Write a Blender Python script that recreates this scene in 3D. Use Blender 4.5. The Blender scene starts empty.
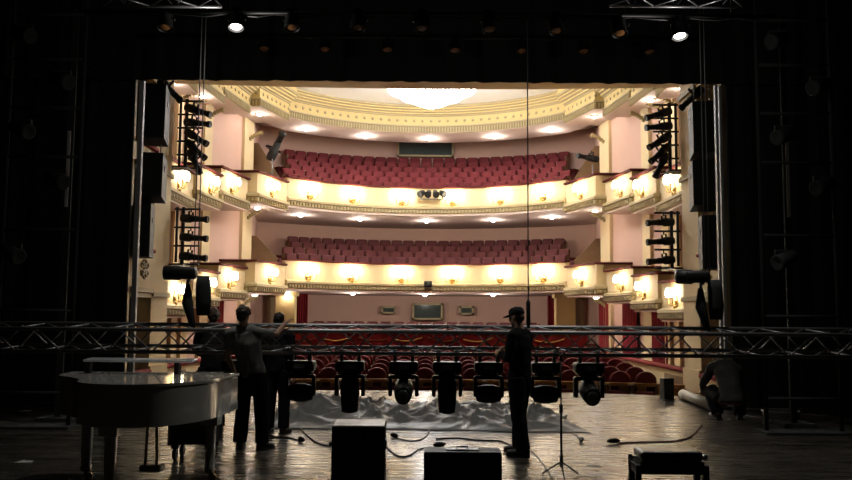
import bpy, bmesh, math, random
from mathutils import Vector, Matrix, noise
random.seed(7)
PI = math.pi
sc = bpy.context.scene
COL = sc.collection

# ------------------------------------------------------------------ camera
F = 850.0                       # focal length in pixels of the 852 px wide frame
CX, CY = 426.0, 240.0
HC = 1.65                       # eye height of the photographer on the stage
PITCH = math.atan(77 / F)
ROLL = math.radians(0.45)
FW = Vector((0, math.cos(PITCH), math.sin(PITCH)))
R0 = Vector((1, 0, 0)); U0 = Vector((0, -math.sin(PITCH), math.cos(PITCH)))
RT = R0 * math.cos(ROLL) + U0 * math.sin(ROLL)
UP = U0 * math.cos(ROLL) - R0 * math.sin(ROLL)
EYE = Vector((0, 0, HC))
def at(px, py, Y):
    """world point seen at pixel (px, py) of the photograph, at depth Y"""
    d = FW + RT * ((px - CX) / F) + UP * ((CY - py) / F)
    return EYE + d * (Y / d.y)
def on_floor(px, py, z=0.0):
    d = FW + RT * ((px - CX) / F) + UP * ((CY - py) / F)
    return EYE + d * ((z - HC) / d.z)
cam = bpy.data.cameras.new('camera'); cam.sensor_width = 36; cam.lens = 36 * F / 852
cam.clip_end = 200
co = bpy.data.objects.new('camera', cam); COL.objects.link(co)
co.matrix_world = Matrix(((RT.x, UP.x, -FW.x, EYE.x), (RT.y, UP.y, -FW.y, EYE.y), (RT.z, UP.z, -FW.z, EYE.z), (0, 0, 0, 1)))
sc.camera = co

# --------------------------------------------------------------- materials
def mat(name, col, rough=0.6, metal=0.0, var=0.12, scale=6.0, bump=0.0, emit=None, estr=0.0, spec=0.5, coat=0.0, col2=None):
    m = bpy.data.materials.new(name); m.use_nodes = True
    nt = m.node_tree; b = nt.nodes['Principled BSDF']
    b.inputs['Roughness'].default_value = rough; b.inputs['Metallic'].default_value = metal
    b.inputs['Specular IOR Level'].default_value = spec; b.inputs['Coat Weight'].default_value = coat
    if emit:
        b.inputs['Base Color'].default_value = (*col, 1)
        b.inputs['Emission Color'].default_value = (*emit, 1); b.inputs['Emission Strength'].default_value = estr
        m.cycles.emission_sampling = 'NONE'
        return m
    tc = nt.nodes.new('ShaderNodeTexCoord'); nz = nt.nodes.new('ShaderNodeTexNoise')
    nz.inputs['Scale'].default_value = scale; nz.inputs['Detail'].default_value = 4
    nt.links.new(tc.outputs['Object'], nz.inputs['Vector'])
    mx = nt.nodes.new('ShaderNodeMix'); mx.data_type = 'RGBA'
    c2 = col2 or tuple(min(1, c * (1 + var)) for c in col)
    mx.inputs[6].default_value = (*[c * (1 - var) for c in col], 1); mx.inputs[7].default_value = (*c2, 1)
    nt.links.new(nz.outputs['Fac'], mx.inputs[0]); nt.links.new(mx.outputs[2], b.inputs['Base Color'])
    if bump:
        bp = nt.nodes.new('ShaderNodeBump'); bp.inputs['Strength'].default_value = bump; bp.inputs['Distance'].default_value = 0.02
        nt.links.new(nz.outputs['Fac'], bp.inputs['Height']); nt.links.new(bp.outputs['Normal'], b.inputs['Normal'])
    return m
M = {}
M['black_cloth'] = mat('black stage velvet', (.040, .046, .045), .95, spec=.12, scale=3)  # black lifted a little, veiling haze put into the colour
M['black_wall'] = mat('black stage wall', (.008, .0085, .0085), .9, spec=.1)
M['black_metal'] = mat('black painted metal', (.014, .015, .0145), .5, spec=.4)
M['black_plastic'] = mat('black plastic', (.008, .008, .009), .5, spec=.25)
M['black_wood'] = mat('black textured cabinet', (.018, .018, .019), .6, bump=.1, scale=60)
M['sheen_top'] = mat('grey speaker top with painted sheen', (.50, .50, .51), .36, bump=.05, scale=40)  # grazing reflection on the monitor tops painted in as pale grey
M['alu'] = mat('aluminium', (.36, .37, .38), .42, metal=.75, scale=14)
M['alu_pale'] = mat('pale painted metal edge', (.55, .55, .53), .5, scale=9)
M['steel'] = mat('dull steel', (.30, .30, .31), .4, metal=.8)
M['chrome'] = mat('chrome', (.6, .6, .62), .18, metal=1)
M['brass'] = mat('brass', (.52, .36, .14), .33, metal=1)
M['cream'] = mat('cream plaster', (.64, .50, .28), .7, var=.06, scale=2)
M['cream_pale'] = mat('pale cream plaster', (.64, .53, .34), .7, var=.06, scale=2)
M['gold'] = mat('dull gold moulding', (.40, .32, .17), .6, var=.18, scale=20)
M['gold_dark'] = mat('dark gold ornament', (.27, .20, .08), .6, var=.2, scale=20)
M['yellow'] = mat('yellow frieze plaster', (.60, .45, .19), .7, var=.07, scale=3)
M['pink'] = mat('rose plaster', (.54, .345, .27), .8, var=.05, scale=2)
M['soffit'] = mat('warm white soffit', (.62, .50, .44), .8, var=.04, scale=2)
M['tan'] = mat('tan ceiling soffit', (.50, .38, .22), .8, var=.06, scale=2)
M['ceil'] = mat('white ceiling', (.78, .77, .74), .8, var=.02, scale=2)
M['brown'] = mat('brown wood panel', (.20, .115, .05), .5, var=.2, scale=5)
M['wood'] = mat('orange varnished wood', (.46, .22, .055), .4, var=.25, scale=8)
M['red'] = mat('red velvet', (.21, .022, .025), .85, var=.2, scale=8, spec=.2)
M['red_seat'] = mat('crimson seat velvet', (.145, .022, .026), .8, var=.22, scale=5, spec=.25)
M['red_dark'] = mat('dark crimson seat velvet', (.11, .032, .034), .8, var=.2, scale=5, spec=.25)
M['red_curtain'] = mat('red door curtain', (.20, .014, .02), .8, var=.25, scale=3, spec=.2)
M['rail'] = mat('dark velvet handrail', (.085, .016, .014), .85, var=.2, spec=.2)
M['carpet'] = mat('dark red carpet', (.09, .02, .02), .95, spec=.1)
M['dark_glass'] = mat('dark window glass', (.06, .075, .07), .12)
M['speaker_grille'] = mat('speaker grille', (.012, .012, .012), .7, bump=.5, scale=200)
M['lacquer'] = mat('ivory piano lacquer', (.72, .71, .65), .12, var=.02, coat=.5)
M['lacquer_blue'] = mat('pale gloss lacquer', (.80, .86, .92), .12, var=.02, coat=.5)
M['leather'] = mat('black leather', (.016, .016, .018), .32, bump=.15, scale=40)
M['tarp'] = mat('grey plastic sheet', (.34, .34, .325), .5, var=.2, scale=3)
M['white_roll'] = mat('off white rolled sheet', (.62, .58, .50), .6)
M['skin'] = mat('skin', (.42, .25, .17), .55, var=.08)
M['hair'] = mat('dark brown hair', (.018, .012, .009), .55, bump=.4, scale=60)
M['hair_brown'] = mat('brown hair', (.05, .032, .02), .55, bump=.4, scale=60)
M['shirt_grey'] = mat('faded grey t-shirt', (.20, .205, .19), .9, var=.5, scale=5, spec=.1)
M['shirt_black'] = mat('black shirt', (.012, .012, .013), .9, spec=.1)
M['shirt_dark'] = mat('dark shirt', (.022, .021, .021), .9, spec=.1)
M['jacket'] = mat('charcoal grey jacket', (.10, .10, .095), .85, var=.3, scale=9, spec=.15)
M['jeans'] = mat('black trousers', (.013, .013, .015), .9, spec=.1)
M['shoe'] = mat('dark shoe', (.02, .018, .016), .5)
M['rubber'] = mat('rubber cable', (.012, .012, .012), .5)
M['cable_red'] = mat('dark red cable', (.12, .02, .018), .5)
M['cable_grey'] = mat('grey cable', (.2, .19, .17), .5)
M['gel'] = mat('amber gelled lens', (.42, .19, .07), .3)
M['paper'] = mat('scrap of white paper', (.5, .5, .46), .8)
M['shade'] = mat('lit sconce glass', (1, .9, .7), .4, emit=(1, .86, .64), estr=12)
M['flame'] = mat('lit candle bulb', (1, .95, .8), .4, emit=(1, .9, .7), estr=26)
M['lamp'] = mat('lit downlight', (1, 1, 1), .4, emit=(1, .96, .92), estr=10)
M['crystal'] = mat('lit chandelier crystal', (1, 1, 1), .3, emit=(.93, .95, 1), estr=7)
M['lit_par'] = mat('lit lamp lens', (1, 1, 1), .3, emit=(1, .93, .85), estr=3)
# stage floor: long boards running across the stage
def floor_mat():
    m = bpy.data.materials.new('worn dark stage boards'); m.use_nodes = True
    nt = m.node_tree; b = nt.nodes['Principled BSDF']
    tc = nt.nodes.new('ShaderNodeTexCoord')
    br = nt.nodes.new('ShaderNodeTexBrick')
    br.inputs['Scale'].default_value = 1; br.inputs['Brick Width'].default_value = 3.2; br.inputs['Row Height'].default_value = .14
    br.inputs['Mortar Size'].default_value = .004; br.inputs['Bias'].default_value = 0
    br.inputs['Color1'].default_value = (.050, .044, .036, 1); br.inputs['Color2'].default_value = (.075, .066, .054, 1)
    br.inputs['Mortar'].default_value = (.015, .013, .011, 1)
    nt.links.new(tc.outputs['Object'], br.inputs['Vector'])
    mp = nt.nodes.new('ShaderNodeMapping'); mp.inputs['Scale'].default_value = (1.2, 9, 1)
    nt.links.new(tc.outputs['Object'], mp.inputs['Vector'])
    nz = nt.nodes.new('ShaderNodeTexNoise'); nz.inputs['Scale'].default_value = 1.3; nz.inputs['Detail'].default_value = 6
    nt.links.new(mp.outputs['Vector'], nz.inputs['Vector'])
    mx = nt.nodes.new('ShaderNodeMix'); mx.data_type = 'RGBA'; mx.blend_type = 'MULTIPLY'; mx.inputs[0].default_value = .7
    rp = nt.nodes.new('ShaderNodeMapRange'); rp.inputs['From Min'].default_value = .3; rp.inputs['From Max'].default_value = .7
    rp.inputs['To Min'].default_value = .45; rp.inputs['To Max'].default_value = 1.3
    nt.links.new(nz.outputs['Fac'], rp.inputs['Value'])
    nt.links.new(br.outputs['Color'], mx.inputs[6]); nt.links.new(rp.outputs['Result'], mx.inputs[7])
    nt.links.new(mx.outputs[2], b.inputs['Base Color'])
    rr = nt.nodes.new('ShaderNodeMapRange'); rr.inputs['To Min'].default_value = .15; rr.inputs['To Max'].default_value = .40
    nt.links.new(nz.outputs['Fac'], rr.inputs['Value']); nt.links.new(rr.outputs['Result'], b.inputs['Roughness'])
    n2 = nt.nodes.new('ShaderNodeTexNoise'); n2.inputs['Scale'].default_value = 2.2; n2.inputs['Detail'].default_value = 3
    nt.links.new(mp.outputs['Vector'], n2.inputs['Vector'])
    ad = nt.nodes.new('ShaderNodeMath'); ad.operation = 'MULTIPLY_ADD'; ad.inputs[1].default_value = -.6
    nt.links.new(br.outputs['Fac'], ad.inputs[0]); nt.links.new(n2.outputs['Fac'], ad.inputs[2])
    bp = nt.nodes.new('ShaderNodeBump'); bp.inputs['Strength'].default_value = .45; bp.inputs['Distance'].default_value = .012
    nt.links.new(ad.outputs['Value'], bp.inputs['Height']); nt.links.new(bp.outputs['Normal'], b.inputs['Normal'])
    b.inputs['Specular IOR Level'].default_value = .5
    return m
M['stage'] = floor_mat()

# ------------------------------------------------------------ mesh builder
class MB:
    def __init__(s): s.bm = bmesh.new(); s.mi = 0
    def face(s, vs, smooth=False):
        try:
            f = s.bm.faces.new(vs); f.material_index = s.mi; f.smooth = smooth; return f
        except ValueError: return None
    def box(s, c, d, rot=None, taper=1.0):
        """box with centre c and full size d; taper scales the top"""
        c = Vector(c); vs = []
        for z in (-.5, .5):
            t = taper if z > 0 else 1
            for x, y in ((-.5, -.5), (.5, -.5), (.5, .5), (-.5, .5)):
                v = Vector((x * d[0] * t, y * d[1] * t, z * d[2]))
                if rot is not None: v = rot @ v
                vs.append(s.bm.verts.new(c + v))
        for q in ((3, 2, 1, 0), (4, 5, 6, 7), (0, 1, 5, 4), (1, 2, 6, 5), (2, 3, 7, 6), (3, 0, 4, 7)): s.face([vs[i] for i in q])
        return s
    def rbox(s, c, d, r=.02, rot=None, seg=3):
        """rounded box"""
        t = bmesh.new(); bmesh.ops.create_cube(t, size=1)
        for v in t.verts: v.co = Vector((v.co.x * d[0], v.co.y * d[1], v.co.z * d[2]))
        bmesh.ops.bevel(t, geom=list(t.edges), offset=min(r, min(d) * .49), segments=seg, affect='EDGES', profile=.5)
        mp = {}
        for v in t.verts:
            q = rot @ v.co if rot is not None else v.co
            mp[v.index] = s.bm.verts.new(Vector(c) + q)
        for f in t.faces: s.face([mp[v.index] for v in f.verts], len(f.verts) == 4 and f.calc_area() < .3 * max(d[0] * d[1], d[1] * d[2]))
        t.free(); return s
    def tube(s, pts, rad, n=8, cap=True, round_end=False):
        pts = [Vector(p) for p in pts]
        if not hasattr(rad, '__len__'): rad = [rad] * len(pts)
        rad = list(rad)
        if round_end:
            a, b = (pts[0] - pts[1]).normalized(), (pts[-1] - pts[-2]).normalized()
            r0, r1 = rad[0], rad[-1]
            pts = [pts[0] + a * r0 * .95, pts[0] + a * r0 * .7] + pts + [pts[-1] + b * r1 * .7, pts[-1] + b * r1 * .95]
            rad = [r0 * .3, r0 * .72] + rad + [r1 * .72, r1 * .3]
        rings = []; u = None
        for i, p in enumerate(pts):
            t = (pts[min(i + 1, len(pts) - 1)] - pts[max(i - 1, 0)])
            if t.length < 1e-9: t = Vector((0, 0, 1))
            t.normalize()
            if u is None:
                u = t.orthogonal().normalized()
            else:
                u = (u - t * u.dot(t))
                u = u.normalized() if u.length > 1e-6 else t.orthogonal().normalized()
            w = t.cross(u)
            rings.append([s.bm.verts.new(p + (u * math.cos(2 * PI * k / n) + w * math.sin(2 * PI * k / n)) * rad[i]) for k in range(n)])
        for a, b in zip(rings, rings[1:]):
            for k in range(n): s.face([a[k], a[(k + 1) % n], b[(k + 1) % n], b[k]], n > 5)
        if cap: s.face(rings[0][::-1]); s.face(rings[-1])
        return s
    def loft(s, pts, radii, side=(1, 0, 0), n=16):
        """elliptical rings (rx along side, ry across) along a spine"""
        pts = [Vector(p) for p in pts]; rings = []
        for i, p in enumerate(pts):
            t = (pts[min(i + 1, len(pts) - 1)] - pts[max(i - 1, 0)]).normalized()
            a = Vector(side); a = (a - t * a.dot(t)).normalized(); w = t.cross(a)
            rx, ry = radii[i]
            rings.append([s.bm.verts.new(p + a * math.cos(2 * PI * k / n) * rx + w * math.sin(2 * PI * k / n) * ry) for k in range(n)])
        for a, b in zip(rings, rings[1:]):
            for k in range(n): s.face([a[k], a[(k + 1) % n], b[(k + 1) % n], b[k]], True)
        s.face(rings[0][::-1]); s.face(rings[-1]); return s
    def lathe(s, prof, c=(0, 0, 0), n=20, rot=None):
        """profile of (radius, height) turned about the z axis"""
        c = Vector(c); rings = []
        for r, z in prof:
            ring = []
            for k in range(n):
                v = Vector((r * math.cos(2 * PI * k / n), r * math.sin(2 * PI * k / n), z))
                ring.append(s.bm.verts.new(c + (rot @ v if rot is not None else v)))
            rings.append(ring)
        for a, b in zip(rings, rings[1:]):
            for k in range(n): s.face([a[k], a[(k + 1) % n], b[(k + 1) % n], b[k]], True)
        s.face(rings[0][::-1]); s.face(rings[-1]); return s
    def ball(s, c, r, n=12, rot=None):
        r = r if hasattr(r, '__len__') else (r, r, r); c = Vector(c); rings = []
        m = max(6, n // 2 + 2)
        for i in range(1, m):
            a = PI * i / m; ring = []
            for k in range(n):
                v = Vector((r[0] * math.sin(a) * math.cos(2 * PI * k / n), r[1] * math.sin(a) * math.sin(2 * PI * k / n), -r[2] * math.cos(a)))
                ring.append(s.bm.verts.new(c + (rot @ v if rot is not None else v)))
            rings.append(ring)
        for a, b in zip(rings, rings[1:]):
            for k in range(n): s.face([a[k], a[(k + 1) % n], b[(k + 1) % n], b[k]], True)
        s.face(rings[0][::-1], True); s.face(rings[-1], True); return s
    def prism(s, poly, z0, z1):
        """plan polygon between heights (numbers or per-vertex functions)"""
        f0 = z0 if callable(z0) else (lambda x, y: z0)
        f1 = z1 if callable(z1) else (lambda x, y: z1)
        a = [s.bm.verts.new((x, y, f0(x, y))) for x, y in poly]; b = [s.bm.verts.new((x, y, f1(x, y))) for x, y in poly]
        n = len(poly)
        for k in range(n): s.face([a[k], a[(k + 1) % n], b[(k + 1) % n], b[k]])
        s.face(a[::-1]); s.face(b); return s
    def sweep(s, path, prof, mats=None, closed=True):
        """profile (offset to the right of travel, height) along a plan path; mats = slot per profile segment"""
        pts = [Vector((p[0], p[1])) for p in path]; rings = []
        for i, p in enumerate(pts):
            d0 = (pts[i] - pts[i - 1]).normalized() if i else None
            d1 = (pts[i + 1] - pts[i]).normalized() if i < len(pts) - 1 else None
            d0 = d0 or d1; d1 = d1 or d0
            n0, n1 = Vector((d0.y, -d0.x)), Vector((d1.y, -d1.x))
            nn = (n0 + n1).normalized(); k = 1 / max(.4, nn.dot(n0))
            rings.append([s.bm.verts.new((p.x + nn.x * d * k, p.y + nn.y * d * k, z)) for d, z in prof])
        m = len(prof)
        for a, b in zip(rings, rings[1:]):
            for j in range(m if closed else m - 1):
                if mats: s.mi = mats[j]
                s.face([a[j], a[(j + 1) % m], b[(j + 1) % m], b[j]])
        if closed: s.mi = mats[0] if mats else s.mi; s.face(rings[0][::-1]); s.face(rings[-1])
        return s
    def build(s, name, mats, parent=None, loc=None, keep=False):
        bmesh.ops.recalc_face_normals(s.bm, faces=s.bm.faces)
        me = bpy.data.meshes.new(name); s.bm.to_mesh(me); s.bm.free()
        for m in (mats if isinstance(mats, (list, tuple)) else [mats]): me.materials.append(M[m] if isinstance(m, str) else m)
        o = bpy.data.objects.new(name, me); COL.objects.link(o)
        if parent is not None: o.parent = parent
        if loc is not None: o.location = loc
        return o
def tag(o, label, cat, group=None, kind=None):
    o['label'] = label; o['category'] = cat
    if group: o['group'] = group
    if kind: o['kind'] = kind
    return o
def thing(name, label, cat, loc=(0, 0, 0), rz=0, group=None):
    o = bpy.data.objects.new(name, None); COL.objects.link(o); o.location = loc; o.rotation_euler = (0, 0, rz)
    o.empty_display_size = .1
    return tag(o, label, cat, group)
def struct(mb, name, mats, label=None, cat=None):
    o = mb.build(name, mats); o['kind'] = 'structure'
    if label: o['label'] = label
    if cat: o['category'] = cat
    return o
KIDS = {}
def dup(root, loc, rot, label, group=None):
    r = root.copy(); COL.objects.link(r); r.location = loc; r.rotation_euler = rot; r['label'] = label
    if group: r['group'] = group
    if root.name not in KIDS: KIDS[root.name] = [(c, list(c.children)) for c in root.children]
    for c0, gs in KIDS[root.name]:
        c = c0.copy(); COL.objects.link(c); c.parent = r
        for g0 in gs:
            g = g0.copy(); COL.objects.link(g); g.parent = c
    return r
def point_light(name, loc, power, col, radius=.05, parent=None, kind='POINT', angle=None, rot=None, blend=.5):
    l = bpy.data.lights.new(name, kind); l.energy = power; l.color = col; l.shadow_soft_size = radius
    if kind == 'SPOT': l.spot_size = angle; l.spot_blend = blend
    o = bpy.data.objects.new(name, l); COL.objects.link(o); o.location = loc
    if rot: o.rotation_euler = rot
    if parent is not None: o.parent = parent
    return o
ORD = ['first', 'second', 'third', 'fourth', 'fifth', 'sixth', 'seventh', 'eighth', 'ninth', 'tenth', 'eleventh', 'twelfth',
       'thirteenth', 'fourteenth', 'fifteenth', 'sixteenth', 'seventeenth', 'eighteenth', 'nineteenth', 'twentieth']
def nth(i, n, side=('left', 'right')):
    """'third from the left' counted from the nearer end of a row of n"""
    if n % 2 and i == n // 2: return 'in the middle'
    s, k = (side[0], i) if i < n / 2 else (side[1], n - 1 - i)
    w = 'at the far ' + s + ' end' if k == 0 else ORD[k] + ' from the ' + s
    return w
def rotz(a): return Matrix.Rotation(a, 3, 'Z')
def rotx(a): return Matrix.Rotation(a, 3, 'X')
def roty(a): return Matrix.Rotation(a, 3, 'Y')
def aim(d, up=(0, 0, 1)):
    """rotation taking +Z to direction d"""
    return Vector(d).normalized().to_track_quat('Z', 'Y').to_matrix()
# ================================================================ THE SETTING
# stage floor with a curved apron
ap = [(12, -4)]
lip = []
for k in range(25):
    x = 6.6 - 13.2 * k / 24
    lip.append((x, 18.15 + 1.25 * (1 - (x / 6.6) ** 2)))
struct(MB().prism([(-12, -4), (12, -4), (12, 18.15)] + lip + [(-12, 18.15)], -1.3, 0), 'floor', 'stage', 'dark worn board stage floor', 'floor')
# stage house, black
struct(MB().box((-12.1, 7, 5.5), (.2, 22, 13.6)), 'wall_left', 'black_wall')
struct(MB().box((12.1, 7, 5.5), (.2, 22, 13.6)), 'wall_right', 'black_wall')
struct(MB().box((0, -4.1, 5.5), (24.4, .2, 13.6)), 'wall_back', 'black_wall')
struct(MB().box((0, 7, 12.3), (24.4, 22.4, .2)), 'ceiling', 'black_wall')
# black legs and border of the stage portal
def drape(x0, x1, y, z0, z1, amp=.06, step=.14):
    n = int(abs(x1 - x0) / step); path = [(x0 + (x1 - x0) * k / n, y + amp * math.sin(k * 1.9) * (.6 + .4 * math.sin(k * .7))) for k in range(n + 1)]
    return MB().sweep(path, [(-.02, z0), (-.02, z1), (.02, z1), (.02, z0)])
o = drape(-12, -5.60, 16, .02, 9.2).build('leg_drape', 'black_cloth'); tag(o, 'black velvet leg drape masking the left side of the stage', 'curtain')
o = drape(5.74, 12, 16, .02, 9.2).build('leg_drape', 'black_cloth'); tag(o, 'black velvet leg drape masking the right side of the stage', 'curtain')
o = drape(-12, 12, 15.7, 6.07, 12.1).build('border_drape', 'black_cloth'); tag(o, 'wide black velvet border hanging across the top of the stage opening', 'curtain')
for sx, pts, lab in ((-1, [(-5.47, 16.0)], 'left'), (1, [(5.54, 16.0), (5.63, 16.05)], 'right')):
    r = thing('portal_frame', 'pale metal upright edging the black drape on the ' + lab + ' of the stage opening', 'frame', (pts[0][0], 16, 0))
    for x, y in pts: MB().box((x - pts[0][0], y - 16, 3.06), (.05 if lab == 'right' else .09, .09, 6.12)).build('upright', 'alu_pale', r)
    MB().box((.04 * sx, 0, .02), (.3, .3, .04)).build('foot_plate', 'black_metal', r)

# proscenium wall: pillars and stage boxes either side
struct(MB().box((0, 20.6, 11.4), (20, 3.6, 7.02)), 'wall_front', 'tan')   # proscenium wall above the opening
tn = [(-9, 18.8), (9, 18.8)] + [(9 - 18 * k / 24, 22.1 + .65 * (1 - ((9 - 18 * k / 24) / 9) ** 2)) for k in range(25)]
struct(MB().prism(tn, 7.85, 8.05), 'soffit', 'tan', 'tan soffit above the stage opening', 'ceiling')
for sx in (-1, 1):
    nm = 'left' if sx < 0 else 'right'
    X = 6.2
    m = MB()
    m.box((sx * (X + .2), 19.85, 3.9), (.4, 1.2, 7.9)); m.box((sx * (X + .2), 17.72, 3.9), (.4, .24, 7.9)); m.box((sx * (X + .2), 18.55, 7.4), (.4, 1.42, .9))
    m.box((sx * (X - .02), 19.85, .25), (.06, 1.24, .5)); m.mi = 1
    for z in (2.12, 5.0, 7.0): m.box((sx * (X - .03), 19.85, z), (.08, 1.26, .1))
    struct(m, 'pillar', ['cream', 'gold'], 'cream pillar at the ' + nm + ' edge of the stage opening', 'pillar')
    m = MB(); m.box((sx * 7.5, 19.0, 3.9), (.1, 3.0, 7.9)); m.box((sx * 7.05, 20.5, 3.9), (.9, .1, 7.9)); m.box((sx * 9.3, 17.56, 3.9), (5.4, .1, 7.9))
    struct(m, 'wall_' + nm, 'brown')
    # parapets of the stage boxes, one over the other
    for z0, z1, nme in ((0.02, .34, 'low'), (2.24, 3.04, 'middle'), (4.95, 5.35, 'upper')):
        m = MB(); cy, w = 18.55, 1.42
        m.box((sx * (X + .08), cy, (z0 + z1) / 2), (.16, w, z1 - z0))
        if z0 > 1:
            m.mi = 1; m.box((sx * (X + .05), cy, z0 - .05), (.22, w, .10)); m.box((sx * (X + .07), cy, z0 - .16), (.18, w, .1)); m.box((sx * (X + .65), cy, z0 - .16), (1.2, w, .1))
        m.mi = 2; m.rbox((sx * (X + .06), cy, z1 + .05), (.28, w, .1), .04)
        if nme == 'middle':                                                        # crossed monogram emblem
            m.mi = 3; c = Vector((sx * (X - .012), cy + .15, 2.66))
            for a in (-.75, .75): m.box(c, (.03, .06, .42), rotx(a))
            for dy, dz in ((-.16, .08), (.16, .08), (-.16, -.10), (.16, -.10), (0, .15), (0, -.16)):
                m.tube([c + Vector((0, dy + .085 * math.cos(t * PI / 5), dz + .06 * math.sin(t * PI / 5))) for t in range(11)], .018, 5)
        struct(m, 'box_parapet', ['cream', 'gold', 'red', 'gold_dark'], nme + ' stage box parapet beside the ' + nm + ' pillar', 'parapet')

# ------------------------------------------------------------- auditorium shell
AC = (0.0, 28.75); R = 6.95                                        # centre and radius of the horseshoe
def arc(r, a0, a1, n): return [(AC[0] + r * math.sin(a0 + (a1 - a0) * k / n), AC[1] + r * math.cos(a0 + (a1 - a0) * k / n)) for k in range(n + 1)]
WL = [(-9.2, 19.4), (-8.4, 23.0), (-7.95, 27.5), (-6.95, 33.35), (-7.9, 39.9)]   # left wall line
def mirror(p): return [(-x, y) for x, y in p[::-1]]
WT = .25
def wall_ring(path, z0, z1): return MB().sweep(path, [(0, z0), (0, z1), (-WT, z1), (-WT, z0)])
struct(wall_ring(WL, -1.3, 10.75), 'wall_left', 'pink')
struct(wall_ring(mirror(WL), -1.3, 10.75), 'wall_right', 'pink')
BW = arc(12.25, math.radians(-40), math.radians(40), 28)
struct(wall_ring(BW, -1.3, 10.75), 'wall_back', 'pink')
# pilasters and frames on the side walls, brackets over them
def on_wall(i, t):
    a, b = Vector(WL[i]), Vector(WL[i + 1]); p = a.lerp(b, t); d = (b - a).normalized()
    return p, d
for sx in (-1, 1):
    nm = 'left' if sx < 0 else 'right'
    for i, t, w in ((2, .03, .5), (2, .27, .62), (2, .90, .95), (1, .45, .5), (1, .85, .4)):
        p, d = on_wall(i, t); n = Vector((d.y, -d.x)); ang = math.atan2(d.y, d.x) * 1.0
        m = MB()
        for z0, z1, tier in ((-1, 10.4, 0),):
            c = p + n * .06
            m.box((sx * -c.x if sx > 0 else c.x, c.y, (z0 + z1) / 2), (w, .13, z1 - z0), rotz(ang if sx < 0 else PI - ang))
        m.mi = 1
        for zt in (2.35, 5.65, 8.75):                                      # scroll brackets under each soffit
            for q in range(6):
                c = p + n * (.15 + .09 * q)
                m.box((sx * -c.x if sx > 0 else c.x, c.y, zt - .22 + .075 * q - .006 * q * q), (.12, .10, .12), rotz(ang if sx < 0 else PI - ang))
        struct(m, 'pilaster', ['cream', 'gold_dark'], 'cream pilaster on the ' + nm + ' side wall', 'pilaster')
# ceiling of the auditorium
hall = [(-9.4, 19), (9.4, 19)] + mirror(WL)[::-1][::-1] + []
struct(MB().prism([(-9.6, 22.4), (9.6, 22.4), (9.6, 36), (6, 37), (0, 37.4), (-6, 37), (-9.6, 36)], 10.6, 10.8), 'ceiling', 'ceil', 'white auditorium ceiling', 'ceiling')

# ------------------------------------------------------------------ balconies
LB = {  # left bays: plan line of the front, and step below the main curve
    'A': ([(-8.6, 23.0), (-7.14, 23.0), (-7.17, 25.9)], -1.10),
    'B': ([(-8.6, 25.9), (-7.07, 25.9), (-6.88, 28.1)], -.80),
    'C': ([(-8.4, 28.1), (-6.86, 28.1), (-6.50, 30.6)], -.50),
    'D': ([(-7.7, 30.6), (-6.15, 30.6), (-5.47, 33.0)], -.22)}
A0 = math.asin(5.47 / R)
MAIN = arc(R, -A0, A0, 40)
FACE = [(-.18, -.30), (-.18, .80), (0, .80), (0, .05), (.06, .02), (.14, -.02), (.14, -.10), (.08, -.13), (.08, -.27), (0, -.32)]
FMAT = [0, 0, 0, 1, 1, 1, 1, 1, 1, 2]
RAIL = [(-.22, .78), (-.22, .86), (.09, .86), (.12, .82), (.09, .78)]
def along(path, step):
    out = []; acc = 0
    for a, b in zip(path, path[1:]):
        a, b = Vector(a), Vector(b); L = (b - a).length; d = (b - a) / L
        while acc < L:
            out.append((a + d * acc, d)); acc += step
        acc -= L
    return out
def front(path, zm, label, nme='balcony_front', red=True):
    m = MB(); m.sweep(path, [(d, z + zm) for d, z in FACE], FMAT)
    m.mi = 3
    for p, d in along(path, .15):                                      # dentils along the moulding
        n = Vector((d.y, -d.x)); c = p + n * .10
        m.box((c.x, c.y, zm - .20), (.07, .05, .12), rotz(math.atan2(d.y, d.x)))
    o = struct(m, nme, ['cream', 'gold', 'soffit', 'gold_dark'], label, 'balcony front')
    r = MB().sweep(path, [(d, z + zm) for d, z in RAIL]).build('handrail', 'rail' if red else 'gold', o)
    return o
def bay_slab(path, z0, z1, wallx): return path + [(wallx, path[-1][1])]
ZM = {'lower': 3.03, 'upper': 6.28}
for tier, zm in ZM.items():
    front(MAIN, zm, tier + ' balcony front curving across the back of the hall')
    back = arc(12.3, math.radians(-40), math.radians(40), 28)
    poly = arc(R - .02, -A0, A0, 40) + [(6.9, 33.3)] + back[::-1] + [(-6.9, 33.3)]
    struct(MB().prism(poly, zm - .38, zm - .24), 'balcony_slab', 'soffit', tier + ' balcony underside', 'balcony')
    for key, (path, dz) in LB.items():
        z = zm + dz
        for sx in (-1, 1):
            p = path if sx < 0 else mirror(path)
            nm = {'A': 'first', 'B': 'second', 'C': 'third', 'D': 'fourth'}[key]
            front(p, z, nm + ' side box front from the stage on the ' + ('left' if sx < 0 else 'right') + ', ' + tier + ' tier', 'box_front')
            sl = path + [(-8.0 if key != 'A' else -8.5, path[-1][1])]
            if key == 'D': sl = path + [(-6.95, 33.3), (-7.5, 31.5)]
            struct(MB().prism(sl if sx < 0 else mirror(sl), z - .36, z - .22), 'box_slab', 'soffit', nm + ' side box underside on the ' + ('left' if sx < 0 else 'right') + ', ' + tier + ' tier', 'balcony')
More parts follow.
